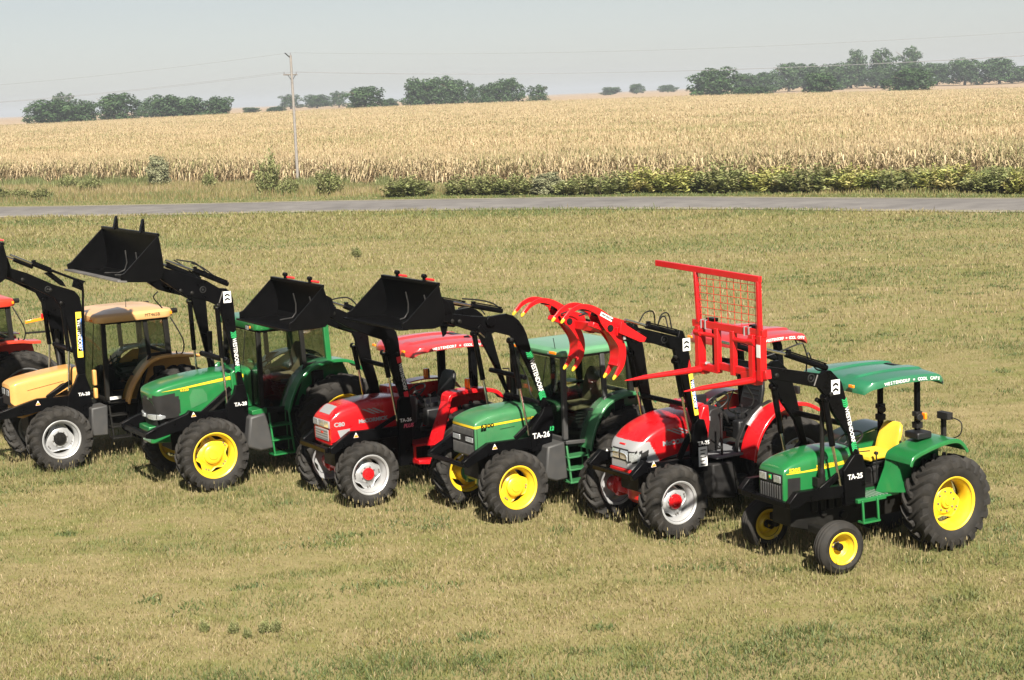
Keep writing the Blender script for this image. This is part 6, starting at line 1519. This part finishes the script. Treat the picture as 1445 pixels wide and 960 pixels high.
for a in (
 ('dense', 38, 112, 138, 'wide low dark green tree, leftmost of the clumps left of the corn', GL, 715),
 ('open', 68, 112, 126, 'hazy taller tree rising behind the leftmost clump of trees', GL, 880),
 ('round', 92, 140, 140, 'dark green tree between the leftmost wide tree and the pointed one', GL, 722),
 ('round2', 134, 192, 128, 'dark green tree with a pointed top right of its centre, second clump from the left', GL, 720),
 ('open', 186, 224, 136, 'pale hazy tree in the gap between two dark clumps at the left', GL, 900),
 ('dense', 208, 262, 131, 'broad dark tree joined to its neighbour, left half of the third clump', GL, 735),
 ('round', 246, 292, 134, 'broad dark tree, right half of the third clump from the left', GL, 735),
 ('round', 286, 329, 134, 'small rounded tree alone at the right end of the left trees', GL, 730),
 ('open', 392, 426, 131, 'faint distant tree just left of the utility pole', GM, 1250),
 ('dense', 428, 466, 132, 'faint grey green tree seen just right of the utility pole', GM, 1200),
 ('open', 464, 490, 126, 'faint grey tree touching the rounded green tree right of the pole', GM, 1150),
 ('round2', 486, 540, 119, 'rounded green tree standing alone, first dark one right of the utility pole', GM, 760),
 ('round', 566, 612, 107, 'tall leafy tree at the left end of the big middle clump', GM, 800),
 ('dense', 596, 640, 105, 'tall leafy tree in the centre of the big middle clump', GM, 805),
 ('round2', 622, 660, 109, 'tall leafy tree at the right end of the big middle clump', GM, 800),
 ('tall', 654, 676, 114, 'narrow thin tree between the big middle clump and a rounded tree', GM, 810),
 ('round', 672, 706, 115, 'rounded dark tree left of a taller flat topped one, middle group', GM, 800),
 ('round2', 694, 736, 107, 'tall flat topped tree, tallest of the right half of the middle group', GM, 800),
 ('open', 738, 775, 117, 'loose spiky crowned tree at the right end of the middle group', GM, 800),
 ('round', 847, 876, 122, 'tiny low bush like tree far off, left of the pair on the horizon', GM, 1400),
 ('round2', 887, 908, 117, 'tiny rounded tree far off on the horizon, right of the lowest one', GM, 1400),
 ('dense', 930, 954, 119, 'tiny flat hazy tree on the horizon left of the big dark round tree', GM, 1500),
 ('dense', 977, 1040, 92, 'big dark round tree standing nearest, left end of the right hand row', GR, 760),
 ('round', 1028, 1070, 101, 'medium green tree just right of the big dark round tree', GR, 980),
 ('dense', 1060, 1102, 100, 'medium green tree, second right of the big dark round tree', GR, 990),
 ('round2', 1092, 1132, 85, 'tree with a peaked top where the right hand row steps up', GR, 1000),
 ('dense', 1120, 1165, 87, 'even topped tree of the right row, above the small round shrub', GR, 1010),
 ('round', 1152, 1204, 86, 'even topped tree of the right row, left of the narrow tall tree', GR, 1010),
 ('tall', 1190, 1228, 64, 'narrow tall tree, first of the three that stand above the right row', GR, 1050),
 ('tall', 1220, 1268, 63, 'tall tree with a pointed crown, middle one of the three tallest', GR, 1030),
 ('open', 1262, 1304, 60, 'tall open crowned tree, rightmost of the three tallest', GR, 1060),
 ('dense', 1256, 1308, 86, 'wide tree below the tall open crowned one in the right row', GR, 1000),
 ('round2', 1298, 1346, 86, 'hazy tree of the right row, first right of the three tallest', GR, 1040),
 ('round', 1336, 1386, 79, 'bushy tree with a bump on top, second right of the three tallest', GR, 1010),
 ('dense', 1384, 1436, 79, 'bushy broad tree near the right edge of the photo', GR, 1010),
 ('round2', 1426, 1476, 90, 'tree cut by the right edge at the end of the tree row', GR, 1020),
 ('round', 1175, 1225, 92, 'tree hidden low behind the narrow tall one in the right row', GR, 1060),
 ('dense', 1226, 1266, 94, 'low tree under the pointed tall crown in the right row', GR, 1020),
 ('round', 1132, 1180, 100, 'small round shrub like tree standing in front of the right row', GR, 700),
 ('dense', 1253, 1312, 94, 'wide bushy low tree standing forward of the three tallest', GR, 690),
 ('dense', 1036, 1086, 121, 'very low flat dark shrub right beside the big dark round tree', GR, 705),
 ('round', 340, 366, 151, 'tiny dark bush in the far field right of the left trees', GL, 1000),
 ('dense', 376, 402, 150, 'tiny flat bush in the far field, left of the utility pole', GL, 1000),
 ('dense', 538, 560, 138, 'low hedge like bush between the lone round tree and the big clump', GM, 900)):
    tree_at(a[0], a[1], a[2], a[3], a[6], a[4], a[5], name='tree')

BUSH = {}
def stem_plant(rg, n_st, nl, ls, top, spread=.40):
    """ragged growth: many leaning stems of unequal height with leaves up each one (unit height, base radius 'spread')"""
    P, Q, S, ST = [], [], [], []
    hum = [(rg.uniform(0, 6.28), rg.uniform(.1, 1), rg.uniform(.65, 1.0)) for _ in range(5)]
    for k in range(n_st):
        a = rg.uniform(0, 6.28); d = spread*math.sqrt(rg.uniform(0, 1)); b = np.array((math.cos(a)*d, math.sin(a)*d, 0.))
        hh = top*rg.uniform(.55, 1.0)*(1-.45*(d/spread)**2.5)*min(1.05, max(q[2]+.25*math.cos(a-q[0])*q[1] for q in hum))
        t_ = b+np.array((math.cos(a)*d*.35+rg.gauss(0, .05), math.sin(a)*d*.35+rg.gauss(0, .05), hh)); ST.append((b, t_))
        for q in range(nl):
            u = .08+.92*rg.uniform(0, 1)**.8; p = b+(t_-b)*u; az = rg.uniform(0, 6.28); up = rg.uniform(.1, 1.1)
            dr = np.array((math.cos(az), math.sin(az), up)); dr /= np.linalg.norm(dr); l = ls*rg.uniform(.6, 1.5)*(1.15-.5*u)
            P.append(p); Q.append(dr*l); S.append(k)
    return np.array(P), np.array(Q), np.array(S), ST
def bush_kind(k, cols, n_st, nl, ls, seed, top=.97, spread=.44):
    rg = random.Random(seed); P, Q, S, ST = stem_plant(rg, n_st, nl, ls, top, spread); r2 = np.random.default_rng(seed); n = len(P)
    sd = np.cross(Q, np.array((0, 0, 1.))+r2.normal(0, .35, (n, 3))); sd /= np.linalg.norm(sd, axis=1)[:, None]; wd = np.linalg.norm(Q, axis=1)[:, None]*.21
    v = np.stack([P, P+Q*.5+sd*wd, P+Q, P+Q*.5-sd*wd], 1).reshape(-1, 3)
    base = np.array(cols)[r2.integers(0, len(cols), n_st)]; c = base[S]*r2.uniform(.8, 1.2, (n, 1))
    o = mesh_np(k+'_foliage', v, np.arange(n*4).reshape(n, 4), 'bush_leaf', np.repeat(c[:, None], 4, 1).reshape(-1, 3)); me = o.data; bpy.data.objects.remove(o)
    m = MB()
    for b, t_ in ST[::2]: m.tube([tuple(b), tuple(b+(t_-b)*.9)], [.006, .003], 4, caps=False)
    o = m.build(k+'_stem', 'bark'); st = o.data; bpy.data.objects.remove(o); BUSH[k] = (me, st)
bush_kind('green', BG1, 90, 34, .115, 11); bush_kind('green2', BG1, 100, 32, .105, 12); bush_kind('yellow', BG2, 100, 30, .115, 13, 1.0); bush_kind('upright', BG1, 60, 44, .11, 15, 1.0, .34)
rg_ = random.Random(14); BUSH['grey'] = (crown_mesh('grey_foliage', full_clumps(rg_, 20, .40, .12, .20), 5200, .055, BG3, 14, 'bush_leaf'), trunk_mesh('grey_stem', .7, .015, 6, 14))
def bush_at(kind, x0, x1, yt, yb, label, group, name='bush', wide=1.12):
    xc = (x0+x1)/2; d = ray(xc, yb); P_ = Vector((0, 0, CAM_Z))+d*(-CAM_Z/d.z); h = at_dist(xc, yt, P_.y).z; w_ = (x1-x0)/F_PX*P_.y
    c, t = BUSH[kind]
    return place(name, c, t, (P_.x, P_.y, 0), w_*wide, h*1.16, random.uniform(0, 6.28), label, 'bush', group, tn='stem', cn='foliage')
BW = 'weed bushes along the front of the corn'
for i, a in enumerate((
 ('green2', -12, 14, 262, 282, 'small green bush cut by the left edge beside the road'),
 ('green', 20, 40, 265, 282, 'small dark bush beside the road, second from the left edge'),
 ('green2', 48, 72, 264, 283, 'small dark bush beside the road, third from the left edge'),
 ('green', 86, 106, 247, 268, 'little upright bush at the foot of the corn above the left roadside bushes'),
 ('green2', 114, 142, 250, 272, 'low leafy weed between the little upright bush and the grey sapling'),
 ('grey', 206, 245, 223, 266, 'grey green rounded sapling against the corn, left part of the field'),
 ('upright', 286, 306, 240, 268, 'thin leafy weed between the grey sapling and the tall bush near the pole'),
 ('upright', 362, 398, 214, 276, 'tallest leafy bush, standing just left of the utility pole'),
 ('green', 398, 420, 250, 276, 'low leaves at the foot of the utility pole'),
 ('upright', 446, 482, 236, 276, 'spreading leafy bush just right of the utility pole'),
 ('green', 548, 606, 250, 277, 'wide low green bush with bare grass on both sides, left of the hedge'),
 ('green', 634, 680, 248, 275, 'dense dark green bush that starts the long hedge, leftmost part'),
 ('green2', 666, 720, 248, 275, 'dark green bush second along the hedge'),
 ('green', 706, 756, 247, 275, 'dark green bush third along the hedge, below the pale corn'),
 ('grey', 744, 800, 246, 275, 'dull green bush fourth along the hedge'),
 ('green2', 788, 845, 247, 275, 'olive bush near the middle of the hedge'),
 ('green', 834, 890, 244, 274, 'green bush left of the yellowish tall weeds'),
 ('yellow', 878, 935, 234, 272, 'yellow green tall weeds where the hedge gets higher'),
 ('yellow', 920, 990, 236, 272, 'broad yellow green weeds right of the hedge step'),
 ('green', 985, 1056, 232, 272, 'big dark green bush, tallest of the middle of the hedge'),
 ('yellow', 1050, 1120, 235, 271, 'yellow green leafy weeds right of the big dark bush'),
 ('green2', 1106, 1190, 233, 271, 'wide green bush between two yellowish ones, right half'),
 ('yellow', 1176, 1250, 235, 270, 'yellowish bush of the right half with a green one on each side'),
 ('green', 1236, 1310, 238, 270, 'green bush right of the yellowish right half bush'),
 ('yellow', 1296, 1372, 232, 270, 'tall yellowish weeds near the right end of the hedge'),
 ('green2', 1362, 1440, 237, 271, 'dark green bush, last whole one at the right end'),
 ('yellow', 1424, 1480, 238, 274, 'bush cut by the right edge of the photo'))):
    bush_at(a[0], a[1], a[2], a[3], a[4], a[5], BW)
# a few broad green weeds standing in the mown grass
WG = 'green weeds in the mown grass'
for i, (x_, y_, s_, lab) in enumerate(((374, 884, 16, 'dark green leafy weed in the near grass, left one of a close pair'), (390, 883, 15, 'dark green leafy weed in the near grass, right one of a close pair'), (330, 885, 14, 'thin green weed left of the close pair in the near grass'), (349, 893, 12, 'short green weed just below and left of the close pair'), (288, 884, 14, 'faint green weed, leftmost of the near grass'), (503, 356, 12, 'single green weed far out in the mown grass behind the buckets'))):
    d = ray(x_, y_+s_*.6); P_ = Vector((0, 0, CAM_Z))+d*(-CAM_Z/d.z); hh = s_/F_PX*P_.y*1.6
    c, t = BUSH['upright']; place('weed', c, t, (P_.x, P_.y, 0), hh*.8, hh, i, lab, 'weed', WG, tn='stem', cn='foliage')

# ------------------------------------------------------------------ utility pole and wires
PX, PY = -16.9, 139.2; gpz = float(gz(PX, PY))
up = empty('utility_pole', None, (PX, PY, gpz)); tag(up, 'weathered wooden utility pole with one short crossarm standing at the edge of the corn', 'utility pole')
m = MB(); m.tube([(0, 0, -.3), (.0, 0, 3.5), (.01, 0, 7.), (0, 0, 10.55)], [.13, .12, .105, .09], 12); m.build('pole', 'pole_wood', up)
rd = Vector((.885, -.466, 0)); nd = Vector((.466, .885, 0))
m = MB(); m.bar(Vector((0, 0, 9.0))-nd*.95-rd*.13, Vector((0, 0, 9.0))+nd*.95-rd*.13, .09, .11); a = m.build('crossarm', 'pole_wood', up, .008)
m = MB(); m.bar(nd*-.55+Vector((0, 0, 8.98)), Vector((0, 0, 8.5)), .03, .03); m.bar(nd*.55+Vector((0, 0, 8.98)), Vector((0, 0, 8.5)), .03, .03); m.build('arm_brace', 'chassis', up)
m = MB()
for s_ in (-.85, .85): q = nd*s_-rd*.13; m.tube([q+Vector((0, 0, 9.04)), q+Vector((0, 0, 9.22))], [.05, .035], 8)
m.tube([(0, 0, 10.55), (0, 0, 10.75)], [.05, .035], 8); m.build('insulator', 'grey_panel', up)
m = MB(); m.bar((-.45, 0, 10.75), (.02, 0, 10.30), .06, .08); m.build('top_bracket', 'chassis', up)
def wire(p, span, sag, nm, lab):
    m = MB()
    for sg in (1, -1):
        pts = []
        for k in range(29):
            t = k/28; q = p+rd*sg*span*t; pts.append((q.x, q.y, q.z-4*sag*t*(1-t)))
        m.tube(pts, .012, 5)
    tag(m.build('power_line', 'wire', None, 0, 60), lab, 'power line', 'wires on the utility pole')
for p, lab in ((Vector((PX, PY, 10.75)), 'thin power line carried on the very top of the utility pole'), (Vector((PX, PY, 9.22))+nd*.85-rd*.13, 'power line on the field side end of the pole crossarm'), (Vector((PX, PY, 9.22))-nd*.85-rd*.13, 'power line on the road side end of the pole crossarm')):
    wire(p, 95., 1.5, 'power_line', lab)

# ------------------------------------------------------------------ haze
hm = bpy.data.materials.new('haze'); hm.use_nodes = True; N = hm.node_tree.nodes
N.remove(N['Principled BSDF']); pv = N.new('ShaderNodeVolumePrincipled'); pv.inputs['Color'].default_value = (.86, .92, 1, 1); pv.inputs['Density'].default_value = .00021; pv.inputs['Anisotropy'].default_value = .2
hm.node_tree.links.new(pv.outputs[0], N['Material Output'].inputs['Volume'])
m = MB(); m.box((0, 7000, 23), (36200, 14400, 50)); hz = m.build('haze', None); hz.data.materials.append(hm); hz['kind'] = 'stuff'

# ------------------------------------------------------------------ one object per separate piece of a part
KEEP = {'wheel_bolts', 'decal_print', 'wire_mesh', 'grille_bars', 'tread_plate', 'side_louvres', 'lettering', 'tyre', 'rim', 'hub', 'seat_suspension', 'emblem', 'engine_block', 'arm_decal', 'power_line', 'front_axle', 'rear_axle', 'lever', }
def split_pieces(o, gap=.012):
    me = o.data; n = len(me.vertices); par = list(range(n))
    def find(a):
        while par[a] != a: par[a] = par[par[a]]; a = par[a]
        return a
    for e in me.edges:
        a, b = find(e.vertices[0]), find(e.vertices[1])
        if a != b: par[a] = b
    isl = {}
    for i in range(n): isl.setdefault(find(i), []).append(i)
    if len(isl) < 2: return
    L = list(isl.values()); bb = []
    for q in L:
        c = np.array([me.vertices[i].co for i in q]); bb.append((c.min(0)-gap, c.max(0)+gap))
    grp = list(range(len(L)))
    def gf(a):
        while grp[a] != a: a = grp[a]
        return a
    for i in range(len(L)):
        for j in range(i):
            if np.all(bb[i][0] <= bb[j][1]) and np.all(bb[j][0] <= bb[i][1]):
                a, b = gf(i), gf(j)
                if a != b: grp[a] = b
    cl = {}
    for i in range(len(L)): cl.setdefault(gf(i), []).append(i)
    if not 2 <= len(cl) <= 12: return
    cl = sorted(cl.values(), key=lambda q: -sum(len(L[i]) for i in q))
    kids = [c for c in o.children]
    for k, q in enumerate(cl):
        keep = set(v for i in q for v in L[i])
        b = bmesh.new(); b.from_mesh(me); b.verts.ensure_lookup_table()
        bmesh.ops.delete(b, geom=[v for v in b.verts if v.index not in keep], context='VERTS')
        m2 = bpy.data.meshes.new(o.name.split('.')[0]); b.to_mesh(m2); b.free()
        for mt in me.materials: m2.materials.append(mt)
        if k == 0: first = m2
        else:
            c = o.copy(); c.data = m2; COL.objects.link(c)
    o.data = first
for T_ in [o for o in SC.objects if o.get('category') == 'tractor']:
    for o in list(T_.children_recursive):
        if o.type == 'MESH' and o.data.users == 1 and o.name.split('.')[0] not in KEEP: split_pieces(o)
